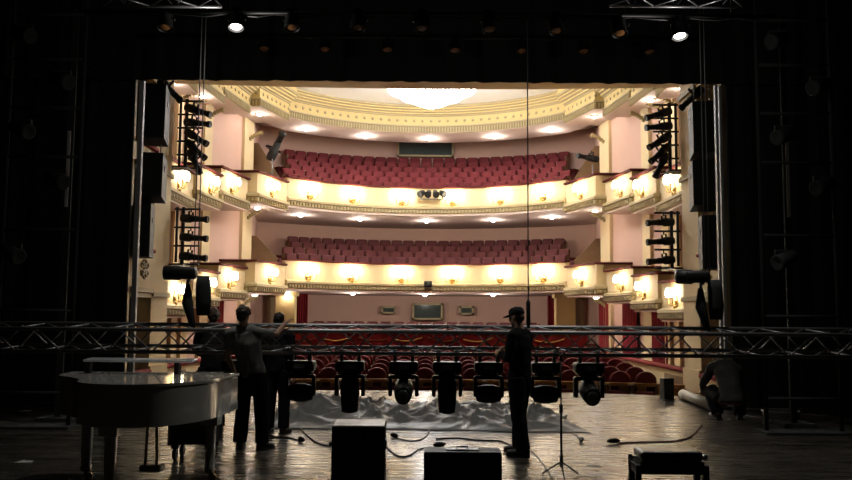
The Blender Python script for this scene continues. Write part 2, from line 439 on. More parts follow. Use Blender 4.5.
# raked steps carrying the seats
RAKE = {'upper': (7.22, 9.28, 7, 7.75, .64), 'lower': (3.95, 5.25, 5, 7.95, .86)}   # first / last seat-top height, rows, first radius, row depth
SEATH = .92
def row_half(r, x=.172):
    """half angle of a row that ends at the side aisle (|X| = x * Y)"""
    lo, hi = 0, 1.2
    for _ in range(40):
        a = (lo + hi) / 2
        if r * math.sin(a) < x * (AC[1] + r * math.cos(a)): lo = a
        else: hi = a
    return lo
ROWS = {}
for tier, (za, zb, n, r0, dr) in RAKE.items():
    m = MB(); zm = ZM[tier]; rows = []
    for k in range(n):
        zt = za + (zb - za) * k / (n - 1) - SEATH; r = r0 + dr * k
        ha = row_half(r) + .03
        ri, ro = r - dr / 2, (r + dr / 2 if k < n - 1 else 12.2)
        m.prism(arc(ri, -ha, ha, 24) + arc(ro, ha, -ha, 24), zm - .22, zt)
        rows.append((r, zt))
    ROWS[tier] = rows
    struct(m, 'balcony_steps', 'carpet', tier + ' balcony raked steps', 'steps')
    # brown side parapets stepping up with the seats
    for sx in (-1, 1):
        zt0 = zm + 1.12; zt1 = (8.85 if tier == 'upper' else 5.0)
        poly = [(-5.9, zm + .80), (-6.95, zt1 - .1), (-7.35, zt1 - .1), (-7.35, zm - .3), (-5.9, zm - .3)]
        b = bmesh.new()
        m = MB(); a1 = [m.bm.verts.new((sx * -x, 34.6, z)) for x, z in poly]; a2 = [m.bm.verts.new((sx * -x, 34.75, z)) for x, z in poly]
        for i in range(5): m.face([a1[i], a1[(i + 1) % 5], a2[(i + 1) % 5], a2[i]])
        m.face(a1); m.face(a2[::-1]); b.free()
        struct(m, 'stair_parapet', 'brown', 'brown sloping parapet at the ' + ('right' if sx < 0 else 'left') + ' end of the ' + tier + ' balcony', 'parapet')

# ------------------------------------------------------------ cornice tier
CPROF = [(-.25, 0), (-.25, 1.13), (.42, 1.13), (.42, 1.05), (.34, 1.02), (.34, .97), (.24, .93), (.24, .88), (.14, .84), (.14, .79), (.06, .76), (.06, .72),
         (.02, .70), (.02, .34), (.08, .32), (.08, .27), (.03, .25), (.03, .03), (.07, 0)]
CMAT = [4, 2, 1, 1, 0, 1, 0, 1, 0, 1, 1, 1, 0, 1, 1, 1, 3, 1, 2]
def cornice(path, z, label, top=None):
    m = MB(); pr = [(d, h + z) for d, h in CPROF]
    m.sweep(path, pr, CMAT)
    if top:
        m.sweep(path, [(-.25, z + 1.13), (-.25, top), (.38, top), (.38, z + 1.13)], [0, 0, 0, 0])
    m.mi = 1
    for p, d in along(path, .12):                                      # flutes on the lower band
        n = Vector((d.y, -d.x)); c = p + n * .045; m.box((c.x, c.y, z + .14), (.05, .04, .2), rotz(math.atan2(d.y, d.x)))
    m.mi = 1
    for p, d in along(path, .36):                                      # rosettes on the frieze
        n = Vector((d.y, -d.x)); c = p + n * .03
        m.lathe([(.07, 0), (.055, .02), (.02, .03)], (c.x, c.y, z + .52), 8, aim((n.x, n.y, 0)))
    return struct(m, 'cornice', ['yellow', 'gold', 'soffit', 'gold_dark', 'cream'], label, 'cornice')
ZC = 9.46
cornice(MAIN, ZC, 'gilded cornice with rosettes curving below the ceiling')
for key, (path, dz) in LB.items():
    dz = {'A': -1.0, 'B': -.74, 'C': -.48, 'D': -.18}[key]
    for sx in (-1, 1):
        nm = {'A': 'first', 'B': 'second', 'C': 'third', 'D': 'fourth'}[key] + ' stepped cornice from the stage on the ' + ('left' if sx < 0 else 'right')
        p = path if sx < 0 else mirror(path)
        cornice(p, ZC + dz, nm, 10.62)
        sl = path + [(-8.0 if key != 'A' else -8.5, path[-1][1])]
        if key == 'D': sl = path + [(-6.95, 33.3), (-7.5, 31.5)]
        struct(MB().prism(sl if sx < 0 else mirror(sl), ZC + dz + .01, ZC + dz + .1), 'cornice_soffit', 'soffit', 'soffit of the ' + nm, 'ceiling')
flat = arc(R - .02, -A0, A0, 40) + [(6.9, 33.3)] + arc(9.0, math.radians(42), math.radians(-42), 30) + [(-6.9, 33.3)]
struct(MB().prism(flat, ZC + .01, ZC + .1), 'cornice_soffit', 'soffit', 'flat soffit under the curved cornice', 'ceiling')
m = MB()
aa, bb = arc(8.95, -.78, .78, 30), arc(12.3, -.78, .78, 30)
m.prism(aa + bb[::-1], lambda x, y: ZC + .05 + .85 * max(0, (math.hypot(x - AC[0], y - AC[1]) - 8.95) / 3.35), lambda x, y: ZC + .15 + .85 * max(0, (math.hypot(x - AC[0], y - AC[1]) - 8.95) / 3.35))
struct(m, 'ceiling', 'soffit', 'sloping ceiling over the upper balcony', 'ceiling')

# ----------------------------------------------------- stalls floor, barriers
def rs(x, y): return math.hypot(x, y - 6)
def zstall(r): y = r + 6; return -.60 + (y - 21) * .05 if y < 29.4 else .02 + (y - 29.4) * .05
m = MB()
for y0, y1 in ((13.3, 23.39), (23.41, 36.3)):
    pr = []
    n = 14
    for k in range(n):
        ra, rb = y0 + (y1 - y0) * k / n, y0 + (y1 - y0) * (k + 1) / n
        hw = .62
        pa, pb = [], []
        for j in range(25):
            a = -hw + 2 * hw * j / 24
            pa.append(m.bm.verts.new((ra * math.sin(a), 6 + ra * math.cos(a), zstall(ra)))); pb.append(m.bm.verts.new((rb * math.sin(a), 6 + rb * math.cos(a), zstall(rb))))
        for j in range(24): m.face([pa[j], pa[j + 1], pb[j + 1], pb[j]])
struct(m, 'floor', 'carpet', 'raked carpeted floor of the stalls', 'floor')
struct(MB().box((0, 26, -1.35), (20, 34, .1)), 'floor', 'carpet', 'floor of the orchestra pit', 'floor')
for sx in (-1, 1):
    nm = 'left' if sx < 0 else 'right'
    m = MB(); m.box((sx * 6.55, 24.9, -.42), (.14, 8.4, 1.5)); m.mi = 1; m.rbox((sx * 6.52, 24.9, .37), (.26, 8.4, .10), .04)
    m.mi = 2; m.box((sx * 6.475, 22.0, -.25), (.02, 2.4, .9))
    struct(m, 'side_barrier', ['cream', 'red', 'brown'], 'cream side barrier with red cap along the ' + nm + ' of the stalls', 'barrier')
# red barrier with yellow scrolls halfway up the stalls
ab = [(23.4 * math.sin(-.235 + .47 * k / 30), 6 + 23.4 * math.cos(-.235 + .47 * k / 30)) for k in range(31)]
m = MB(); m.sweep(ab, [(-.07, -.2), (-.07, 1.08), (.07, 1.08), (.07, -.2)]); m.mi = 1
for s0 in (-3.6, -1.2, 1.2, 3.6):
    for sg in (-1, 1):
        pts = []
        for k in range(15):
            u = k / 14; x = s0 + sg * (.1 + 1.0 * u); a = math.asin(x / 23.3); z = .90 - .10 * math.sin(u * PI) + .05 * u
            pts.append((23.3 * math.sin(a), 6 + 23.3 * math.cos(a), z))
        m.tube(pts, .022, 5)
m.mi = 2; m.sweep(ab, [(-.1, 1.08), (-.1, 1.14), (.1, 1.14), (.1, 1.08)])
struct(m, 'stalls_barrier', ['red_curtain', 'brass', 'brown'], 'red barrier with yellow scrolls across the stalls', 'barrier')
# orchestra pit rail
m = MB()
pit = [(6.3 - 12.6 * k / 24, 20.35 + 1.2 * (1 - ((6.3 - 12.6 * k / 24) / 6.3) ** 2)) for k in range(25)][::-1]
m.sweep(pit, [(-.06, .02), (-.06, .10), (.06, .10), (.06, .02)])
m.sweep(pit, [(-.04, -.75), (-.04, -.67), (.04, -.67), (.04, -.75)])
for p, d in along(pit, .42): m.box((p.x, p.y, -.34), (.22, .05, .7), rotz(math.atan2(d.y, d.x)))
struct(m, 'pit_rail', 'wood', 'orange wooden rail of the orchestra pit', 'rail')
# back of the stalls: columns, doors, windows
for sx in (-1, 1):
    nm = 'left' if sx < 0 else 'right'
    m = MB(); m.box((sx * 5.75, 35.2, 1.3), (.78, .6, 3.0)); m.box((sx * 5.75, 35.2, 2.55), (.95, .75, .16))
    struct(m, 'column', 'yellow', 'yellow column under the lower balcony on the ' + nm, 'column')
def curtain(name, label, x, y, z0, z1, w, ang, slot='red_curtain'):
    n = 22; m = MB()
    path = [(-w / 2 + w * k / n, .035 * math.sin(k * 1.5)) for k in range(n + 1)]
    m.sweep(path, [(-.012, 0), (-.012, z1 - z0), (.012, z1 - z0), (.012, 0)])
    r = thing(name, label, 'curtain', (x, y, z0), ang)
    m.build('cloth', slot, r)
    MB().tube([(-w / 2 - .08, 0, z1 - z0 + .02), (w / 2 + .08, 0, z1 - z0 + .02)], .025, 8).build('rail', 'brass', r)
    return r
def wall_curtain(px, w, lab, sx, zt=2.25):
    s = abs(px - 426) / 850.0
    (xa, ya), (xb, yb) = WL[2], WL[3]
    k = (xb - xa) / (yb - ya)                            # x = xa + k (y - ya), and x = -s y
    y = min((k * ya - xa) / (s + k), 33.2); x = xa + k * (y - ya)
    ang = math.atan2(yb - ya, xb - xa); n = Vector((yb - ya, -(xb - xa))).normalized() * .12
    curtain('door_curtain', lab, sx * -(x + n.x) if sx > 0 else x + n.x, y + n.y, -.1, zt, w, ang if sx < 0 else PI - ang)
wall_curtain(216, 1.0, 'dark red door curtain on the left side wall, near the standing people', -1)
wall_curtain(663, 1.1, 'red door curtain on the right side wall, nearest the stage', 1, 2.15)
wall_curtain(633, 1.2, 'red door curtain on the right side wall, middle of three', 1)
wall_curtain(607, .9, 'red door curtain on the right side wall, furthest from the stage', 1, 2.35)
curtain('door_curtain', 'narrow red curtain beside the yellow column, left end of the stalls back wall', -5.55, 38.4, .5, 2.7, .5, .3)
curtain('door_curtain', 'narrow red curtain beside the yellow column, right end of the stalls back wall', 5.75, 38.4, .5, 2.7, .5, -.3)
for sx in (-1, 1):
    nm = 'left' if sx < 0 else 'right'
    m = MB(); m.box((sx * 7.1, 38.6, 1.45), (.14, .3, 2.3)); m.box((sx * 6.35, 38.6, 1.45), (.14, .3, 2.3)); m.box((sx * 6.72, 38.6, 2.55), (.9, .3, .14))
    m.mi = 1; m.box((sx * 6.72, 38.72, 1.4), (.62, .05, 2.2))
    o = struct(m, 'door_%d' % (1 if sx < 0 else 2), ['brown', 'cream_pale' if sx < 0 else 'brown'])  # left panel is pale to paint in the bright interior of the doorway
def back_window(nm, px0, px1, py0, py1, Y):
    a, b = at(px0, py1, Y), at(px1, py0, Y); c = (a + b) / 2; w, h = b.x - a.x, b.z - a.z
    m = MB(); m.box((c.x, Y, c.z), (w, .04, h))
    o = struct(m, nm, 'dark_glass')
    f = MB()
    for s in (-1, 1):
        f.box((c.x + s * (w / 2 + .04), Y - .03, c.z), (.09, .12, h + .17)); f.box((c.x, Y - .03, c.z + s * (h / 2 + .04)), (w + .17, .12, .09))
    f.build('window_frame', 'gold', o)
back_window('window_1', 399, 452, 139, 155, 40.7)
back_window('window_2', 414, 441, 305, 318, 40.7)
back_window('window_3', 383, 394, 308, 312, 40.6)
back_window('window_4', 461, 472, 308, 313, 40.6)
# ================================================================ SEATS
def seat_parts(kind, root):
    """local -Y is the way the sitter faces"""
    m = MB()
    pts = []
    b = bmesh.new(); b.free()
    n = 10; rw, rh = (.25, .20) if kind == 's' else (.09, .07)
    prof = [(-.245, 0), (-.25, .50 - rh)] + [(-.25 + rw * (1 - math.cos(PI / 2 * k / 5)), .50 - rh + rh * math.sin(PI / 2 * k / 5)) for k in range(1, 6)]
    if kind != 's': prof.append((0, .5))
    prof = prof + [(-x, z) for x, z in prof[::-1][1:]]
    fr = [m.bm.verts.new((x, .17 + .10 * z, .44 + z)) for x, z in prof]; mid = [m.bm.verts.new((x * .8, .13 + .10 * z, .46 + z * .92)) for x, z in prof]
    bk = [m.bm.verts.new((x, .25 + .12 * z, .44 + z)) for x, z in prof]
    k = len(prof)
    for i in range(k):
        j = (i + 1) % k
        m.face([fr[i], mid[i], mid[j], fr[j]], True); m.face([fr[i], fr[j], bk[j], bk[i]], True)
    m.face(mid); m.face(bk)
    return m
def make_stalls_seat():
    r = thing('theatre_seat', 'x', 'seat', (0, 0, 0), 0, 'crimson theatre seats in the stalls')
    seat_parts('s', r).build('backrest', 'red_seat', r)
    MB().rbox((0, -.02, .42), (.47, .44, .12), .05).build('seat_cushion', 'red_seat', r)
    for s in (-1, 1):
        m = MB(); m.rbox((s * .265, 0, .62), (.05, .42, .045), .015); m.box((s * .265, .06, .36), (.035, .28, .5)); m.build('armrest', 'brown', r)
    m = MB(); m.box((0, .06, .18), (.06, .22, .36)); m.box((0, .06, .012), (.3, .3, .024)); m.build('pedestal', 'black_metal', r)
    return r
def make_balcony_seat(slot, tname):
    m = seat_parts('b', None)
    m.rbox((0, -.02, .41), (.47, .42, .13), .05)
    m.mi = 1
    for s in (-1, 1): m.box((s * .262, .02, .34), (.035, .40, .62))
    return m.build('balcony_seat', [slot, 'brown'])
protoS = make_stalls_seat(); used = False
srows = [15.6 + 1.06 * k for k in range(7)] + [24.3 + 1.06 * k for k in range(9)]
srows = [r for r in srows if not 22.6 < r < 24.0]
nr = len(srows)
# the rows in view: all those before the barrier, and the last rows rising behind it
for ri, r in enumerate(srows):
    front_half = r < 23
    if not front_half and ri < nr - 6: continue
    n = int(2 * math.asin(min(.9, 5.7 / r)) * r / .60)
    if not front_half: n = 17
    for k in range(n):
        a = (k - (n - 1) / 2) * .60 / r
        loc = (r * math.sin(a), 6 + r * math.cos(a), zstall(r))
        where = ORD[ri] + ' row from the stage' if front_half else ORD[nr - 1 - ri] + ' row from the back'
        if nr - 1 - ri == 0: where = 'back row'
        lab = ('crimson' if front_half else 'dark red') + ' stalls seat, ' + where + ', ' + nth(k, n)
        if front_half:
            if not used: protoS.location = loc; protoS.rotation_euler = (0, 0, -a); protoS['label'] = lab; used = True
            else: dup(protoS, loc, (0, 0, -a), lab)
        else:
            if ri == nr - 6 and k == 0: flatS = make_balcony_seat('red_dark', ''); flatS.name = 'theatre_seat'; o = flatS
            else: o = flatS.copy(); COL.objects.link(o)
            o.location = loc; o.rotation_euler = (0, 0, -a); tag(o, lab, 'seat', 'dark crimson seats at the back of the stalls')
for tier, slot in (('upper', 'red_seat'), ('lower', 'red_dark')):
    P0 = None
    for ri, (r, z) in enumerate(ROWS[tier]):
        ha = row_half(r) - .04; n = int(2 * ha * r / .545) + 1 - (ri % 2)
        for k in range(n):
            a = (k - (n - 1) / 2) * .545 / r
            if P0 is None: P0 = o = make_balcony_seat(slot, tier)
            else: o = P0.copy(); COL.objects.link(o)
            o.location = (AC[0] + r * math.sin(a), AC[1] + r * math.cos(a), z + .003); o.rotation_euler = (0, 0, -a)
            w = 'front' if ri == 0 else ('back' if ri == len(ROWS[tier]) - 1 else ORD[ri])
            tag(o, 'red seat in the %s row of the %s balcony, %s' % (w, tier, nth(k, n)), 'seat', 'red seats in the %s balcony' % tier)

# ============================================================== SCONCES
WARM = (1.0, .74, .40)
def make_sconce():
    r = thing('wall_sconce', 'x', 'wall lamp', (0, 0, 0), 0, 'lit sconces along the balcony fronts')
    m = MB(); m.lathe([(.02, 0), (.075, .01), (.07, .03), (.03, .045)], (0, 0, -.12), 12, rotx(PI / 2)); m.box((0, -.012, -.12), (.06, .02, .30))
    m.lathe([(.004, -.09), (.03, -.04), (.02, 0)], (0, -.05, -.2), 10)
    m.build('backplate', 'brass', r)
    for s in (-1, 0, 1):
        e = Vector((s * .15, -.13 - (.05 if s == 0 else 0), -.06))
        m = MB(); m.tube([(0, -.03, -.14), (s * .07, -.09, -.20), (s * .13, -.13, -.17), (e.x, e.y, e.z)], .011, 6)
        m.lathe([(.012, 0), (.04, .012), (.035, .02)], e, 10)
        arm = m.build('arm', 'brass', r)
        MB().lathe([(.018, .02), (.052, .05), (.062, .10), (.05, .17), (.03, .21)], e, 12).build('lamp_shade', 'shade', arm)
        MB().lathe([(.012, .02), (.02, .1), (.004, .19)], e, 8).build('candle_bulb', 'flame', arm)
    return r
sconce0 = make_sconce(); sused = False
SC_POW = 11.0
def sconce(p, n, label, size=1.4):
    global sused
    ang = math.atan2(n[1], n[0]) + PI / 2
    if not sused: r = sconce0; sused = True; r.location = p; r.rotation_euler = (0, 0, ang); r['label'] = label; r.scale = (1.4, 1.4, 1.4)
    else: r = dup(sconce0, p, (0, 0, ang), label)
    r.scale = (size,) * 3
    q = Vector(p) + Vector((n[0], n[1], 0)) * .24 + Vector((0, 0, .06))
    point_light('sconce_glow', q, SC_POW, WARM, .10)
for tier, zm in ZM.items():
    spots = []
    for px in (310.5, 354, 404, 455, 503, 547):
        s = (px - 428.5) / 850.0; lo, hi = -A0, A0
        for _ in range(40):
            a = (lo + hi) / 2
            if R * math.sin(a) < s * (AC[1] + R * math.cos(a)): lo = a
            else: hi = a
        spots.append((a, (AC[0] + R * math.sin(a), AC[1] + R * math.cos(a), zm + .38), (-math.sin(a), -math.cos(a))))
    for i, (a, p, n) in enumerate(spots):
        sconce((p[0] + n[0] * .005, p[1] + n[1] * .005, p[2]), n, 'glowing three-candle sconce on the curved front of the %s balcony, %s' % (tier, ORD[i] + ' from the left'), 1.75)
    for key, t in (('A', .42), ('B', .52), ('C', .36), ('D', .45)):
        path, dz = LB[key]; a, b = Vector(path[1]), Vector(path[2]); p = a.lerp(b, t); d = (b - a).normalized(); n = Vector((d.y, -d.x))
        nm = {'A': 'first', 'B': 'second', 'C': 'third', 'D': 'fourth'}[key]
        for sx in (-1, 1):
            pp, nn = (p, n) if sx < 0 else (Vector((-p.x, p.y)), Vector((-n.x, n.y)))
            sconce((pp.x + nn.x * .005, pp.y, zm + dz + .38), nn, 'glowing three-candle sconce on the %s side box from the stage, %s side, %s tier' % (nm, 'left' if sx < 0 else 'right', tier))

# ============================================================ DOWNLIGHTS
def make_down():
    r = thing('downlight', 'x', 'ceiling light', (0, 0, 0), 0, 'round downlights under the tiers')
    MB().lathe([(.10, 0), (.16, 0), (.16, -.03), (.11, -.03)], (0, 0, 0), 16).build('trim_ring', 'cream_pale', r)
    MB().lathe([(.11, -.02), (.10, -.05), (.06, -.075), (.01, -.085)], (0, 0, 0), 16).build('lamp', 'lamp', r)
    return r
down0 = make_down(); dused = False
DN = (1, .90, .80)
def downlight(p, label, power):
    global dused
    if not dused: dused = True; down0.location = p; down0['label'] = label
    else: dup(down0, p, (0, 0, 0), label)
    point_light('downlight_glow', Vector(p) - Vector((0, 0, .16)), power, DN, .06)
for zz, rr, pxs, name, pw in ((ZC + .01, 8.1, (306, 366, 431, 497, 555), 'gilded cornice', 28), (ZM['upper'] - .38, 8.7, (302, 362, 429, 496, 555), 'upper balcony', 27), (ZM['lower'] - .38, 8.3, (291, 356, 428, 496, 560), 'lower balcony', 40)):
    for i, px in enumerate(pxs):
        s = (px - 428.5) / 850.0; lo, hi = -1, 1
        for _ in range(40):
            a = (lo + hi) / 2
            if rr * math.sin(a) < s * (AC[1] + rr * math.cos(a)): lo = a
            else: hi = a
        downlight((AC[0] + rr * math.sin(a), AC[1] + rr * math.cos(a), zz), 'bright round downlight under the curve of the %s, %s' % (name, nth(i, 5)), pw)
for key, q in (('A', (-7.55, 24.6)), ('B', (-7.25, 27.0)), ('D', (-6.35, 31.7))):
    for sx in (-1, 1):
        dz = {'A': -1.0, 'B': -.74, 'D': -.18}[key]
        nm = {'A': 'first', 'B': 'second', 'D': 'fourth'}[key]
        sd = 'left' if sx < 0 else 'right'
        downlight((sx * -q[0], q[1], ZC + dz + .01), 'round downlight in the soffit of the %s stepped cornice from the stage, %s side' % (nm, sd), 9)
        if key == 'D':
            for tier, zm in ZM.items():
                downlight((sx * -q[0], q[1], zm + LB[key][1] - .36), 'round downlight under the fourth side box, %s side, %s tier' % (sd, tier), 7)

# ============================================================ CHANDELIER
ch = thing('chandelier', 'huge brilliant white crystal chandelier hanging under the auditorium ceiling', 'chandelier', (.15, 30, 9.95))
MB().tube([(0, 0, .65), (0, 0, -.1)], .04, 8).build('stem', 'brass', ch)
MB().lathe([(.3, .65), (.28, .60), (.05, .55)], (0, 0, 0), 20).build('ceiling_rose', 'gold', ch)
m = MB()
for r, z in ((1.55, 0), (1.1, -.25), (.6, -.45)):
    m.tube([(r * math.cos(2 * PI * k / 28), r * math.sin(2 * PI * k / 28), z) for k in range(29)], .025, 6)
for k in range(8): m.tube([(0, 0, -.02), (1.55 * math.cos(PI * k / 4), 1.55 * math.sin(PI * k / 4), 0)], .018, 5)
m.build('rings', 'brass', ch)
m = MB()
for r, z, n in ((1.55, 0, 60), (1.32, -.1, 50), (1.1, -.25, 42), (.8, -.34, 32), (.6, -.45, 24), (.35, -.55, 14), (.12, -.62, 6)):
    for k in range(n):
        a = 2 * PI * k / n; m.lathe([(.008, .02), (.035, -.05), (.045, -.12), (.004, -.22)], (r * math.cos(a), r * math.sin(a), z), 6)
o = m.build('crystal_drops', 'crystal', ch); o['kind'] = 'stuff'
cb = None
for r, z, n in ((1.55, .03, 28), (1.1, -.22, 20)):
    for k in range(n):
        a = 2 * PI * k / n
        if cb is None: cb = o = MB().lathe([(.015, 0), (.03, .05), (.022, .11), (.003, .17)], (0, 0, 0), 8).build('candle_bulb', 'flame', ch)
        else: o = cb.copy(); COL.objects.link(o)
        o.location = (r * math.cos(a), r * math.sin(a), z)
COOL = (.93, .96, 1.0)
point_light('chandelier_glow', (.15, 30, 9.05), 430, COOL, .7)
point_light('chandelier_uplight', (.15, 30, 10.2), 200, COOL, .5)

# ====================================== stage lamps of the auditorium: booms
def make_profile():
    r = thing('profile_spotlight', 'x', 'stage light', (0, 0, 0), 0)
    m = MB(); m.lathe([(.05, -.30), (.10, -.29), (.115, -.22), (.115, -.02), (.085, .02), (.085, .16), (.075, .18)], (0, 0, 0), 12); m.build('body', 'black_metal', r)
    m = MB(); m.lathe([(.075, .17), (.075, .36), (.092, .37), (.092, .46), (.082, .46), (.02, .44)], (0, 0, 0), 12); m.build('lens_tube', 'black_metal', r)
    m = MB()
    for s in (-1, 1): m.box((s * .135, .05, -.03), (.012, .26, .05))
    m.box((0, .18, -.03), (.28, .012, .05)); m.tube([(0, .18, -.03), (0, .26, -.03)], .018, 6)
    m.build('yoke', 'black_metal', r)
    return r
prof0 = make_profile(); pused = False
def profile(p, d, label, group, scale=1.0):
    global pused
    rot = aim(d).to_euler()
    if not pused: pused = True; r = prof0; r.location = p; r.rotation_euler = rot; r['label'] = label; r['group'] = group
    else: r = dup(prof0, p, rot, label, group)
    r.scale = (scale,) * 3
    return r
for sx in (-1, 1):
    sd = 'left' if sx < 0 else 'right'
    X = -6.02 if sx < 0 else 6.08; Y = 20.95
    for tier, z0, z1, dirs in (('upper', 5.25, 7.05, [((.75, -.1, -.25), 6.75), ((.8, -.15, -.1), 6.42), ((.8, -.2, -.5), 6.08), ((.7, -.2, -.62), 5.78), ((.45, -.2, -.85), 5.5)]),
                               ('lower', 2.85, 4.32, [((.9, -.1, -.05), 4.02), ((.9, -.1, -.07), 3.55), ((.9, -.1, -.10), 3.08)])):
        r = thing('lighting_boom', 'black pipe rack of spotlights beside the %s pillar, %s tier' % (sd, tier), 'lighting rack', (X, Y, z0))
        h = z1 - z0
        MB().tube([(0, 0, 0), (0, 0, h)], .045, 8).build('upright', 'black_metal', r)
        MB().tube([(sx * .16, .02, .1), (sx * .16, .02, h)], .035, 8).build('upright', 'black_metal', r)
        for k in range(len(dirs) + 1):
            zz = .05 + (h - .1) * k / len(dirs)
            MB().tube([(sx * .22, 0, zz), (-sx * .42, 0, zz)], .026, 7).build('crossbar', 'black_metal', r)
        m = MB(); m.box((sx * .05, -.2, .02), (.4, .5, .04)); m.tube([(sx * .3, 0, .02), (sx * .3, -.52, -.14)], .03, 6); m.build('bracket', 'black_metal', r)
        for i, (d, z) in enumerate(dirs):
            profile((X - sx * .24, Y - .12, z), (-sx * d[0], d[1], d[2]), 'black profile spotlight on the %s rack beside the %s pillar, %s from the top' % (tier, sd, ORD[i]), 'spotlights on the side racks', .92)
    # spotlight over the balcony end, on a stand
    p = at(275 if sx < 0 else 590, 149, 33.9) if sx < 0 else at(590, 158, 33.9)
    st = thing('lamp_stand', 'short pale stand at the %s end of the upper balcony rail' % sd, 'stand', (p.x - .1 * sx * -1, 33.9, 7.10))
    MB().tube([(0, 0, 0), (0, 0, p.z - 7.1 - .25)], .03, 8).build('post', 'steel', st); MB().box((0, 0, .01), (.4, .3, .03)).build('base', 'black_metal', st)
    profile(p, (.45, -.3, .8) if sx < 0 else (-.9, -.3, .1), 'black followspot on a stand at the %s end of the upper balcony' % sd, None, 1.7 if sx < 0 else 1.25)
# bar of four lamps on the middle of the upper balcony
c = at(432, 196, 35.35)
r = thing('lamp_bar', 'short bar carrying four grey lamps on the middle of the upper balcony front', 'lamp bar', (c.x, 35.42, c.z - .12))
MB().tube([(-.54, 0, 0), (.54, 0, 0)], .025, 7).build('bar', 'steel', r)
for s in (-.35, .35): MB().box((s, .16, 0), (.05, .32, .05)).build('bracket', 'steel', r)
for i, (dx, d) in enumerate(((-.44, (-.5, -.5, -.35)), (-.15, (-.15, -.6, -.4)), (.15, (.15, -.6, -.4)), (.44, (.5, -.5, -.35)))):
    l = thing('flood_lamp', 'small grey lamp on the bar of the upper balcony front, %s from the left' % ORD[i], 'stage light', (c.x + dx, 35.3, c.z + .10), 0, 'lamps on the balcony bar')
    q = aim(d)
    MB().lathe([(.04, -.16), (.11, -.13), (.14, .06), (.15, .14), (.13, .14), (.02, .11)], (0, 0, 0), 12, q).build('can', 'black_metal', l)
    MB().box((0, .08, -.12), (.05, .06, .2)).build('yoke', 'steel', l)
c = at(428, 284, 35.4)
r = thing('projector', 'small dark lamp box on the middle of the lower balcony front', 'projector', (c.x, 35.45, c.z - .1))
MB().rbox((0, 0, .1), (.34, .36, .24), .03).build('housing', 'black_metal', r); MB().lathe([(.06, 0), (.07, .05), (.05, .08)], (0, -.18, .1), 12, rotx(PI / 2)).build('lens', 'dark_glass', r)
MB().box((0, .14, -.06), (.3, .2, .1)).build('bracket', 'steel', r)

# ================================================= loudspeakers of the arch
def loudspeaker(c, size, rot, label, taper=.86):
    r = thing('loudspeaker', label, 'loudspeaker', c); r.rotation_euler = rot
    w, d, h = size
    m = MB(); vs = []
    poly = [(-w / 2, -d / 2), (w / 2, -d / 2), (w / 2 * taper, d / 2), (-w / 2 * taper, d / 2)]
    m.prism([(x, -y) for x, y in poly], -h / 2, h / 2); m.build('cabinet', 'black_wood', r)
    MB().rbox((0, d / 2 + .012, 0), (w * .94, .03, h * .95), .01).build('grille', 'speaker_grille', r)
    for s in (-1, 1):
        MB().box((s * (w / 2 * .9 + .005), 0, h * .2), (.02, .16, .1)).build('handle', 'black_metal', r)
        MB().tube([(s * w * .3, 0, h / 2), (s * w * .3, 0, h / 2 + (1.6 if 'top' in label else .3))], .012, 6).build('rigging_chain', 'steel', r)
    return r
for sx in (-1, 1):
    sd = 'left' if sx < 0 else 'right'
    Y = 17.4
    if sx < 0: B = [(153, 115, .62, 1.16), (150.5, 178, .60, .92), (143, 231, .40, 1.12)]
    else: B = [(703, 131, .52, 1.1), (703, 186, .52, .95), (708.5, 243, .36, 1.12)]
    for (px, py, w, h), nm in zip(B, ('top', 'middle', 'bottom')):
        p = at(px, py, Y if nm != 'bottom' else 17.9)
        loudspeaker(p, (w, .6, h), (-.12 if nm != 'bottom' else 0, 0, -sx * .22), 'black loudspeaker hung inside the %s edge of the stage opening, %s one of three' % (sd, nm))
    p = at(168 if sx < 0 else 694, 88 if sx < 0 else 96, 17.9)
    profile(p, (-sx * .6, .5, -.6), 'black spotlight hanging at the top %s corner of the stage opening' % sd, None, .85)
# ================================================================ ON STAGE
# ---- trusses
def truss(root, L, w, rch=.025, rbr=.011, bay=.29, end=True, pale='alu', centre=(0, 0, 0), rot=None):
    rot = rot or Matrix.Identity(3); C = Vector(centre)
    P = lambda x, j: C + Vector((x, 0, 0)) + rot @ Vector((0, (w / 2) * (-1, 1, 1, -1)[j], (w / 2) * (1, 1, -1, -1)[j]))
    for j in range(4):
        MB().tube([P(-L / 2, j), P(L / 2, j)], rch, 10).build('chord', pale, root)
    n = int(L / bay)
    for j, nm in ((0, 'top_lacing'), (1, 'back_lacing'), (2, 'bottom_lacing'), (3, 'front_lacing')):
        m = MB(); a, b = j, (j + 1) % 4
        for k in range(n):
            x0, x1 = -L / 2 + L * k / n, -L / 2 + L * (k + 1) / n
            p, q = (P(x0, a), P(x1, b)) if k % 2 == 0 else (P(x0, b), P(x1, a))
            m.tube([p, q], rbr, 6)
        m.build('bracing', pale, root)
TY = 11.4; TZ = 1.345
tr = thing('lighting_truss', 'long aluminium box truss hanging low across the whole stage behind the two standing people', 'truss', (0, TY, TZ))
truss(tr, 14.4, .30, .026, .012, .30, rot=rotx(math.radians(13)))
for sx, px, lab in ((-1, 158, 'left'), (1, 680, 'right')):
    tp = at(px, 3, 10.6)
    t = thing('overhead_truss', 'short bright aluminium truss high over the %s of the stage' % lab, 'truss', (tp.x, 10.6, tp.z + .19))
    truss(t, 1.75 if sx > 0 else 1.55, .34, .022, .010, .26)
    for s in (-.6, .6): MB().tube([(s, 0, .17), (s, 0, 6.6)], .008, 5).build('hanging_wire', 'steel', t)
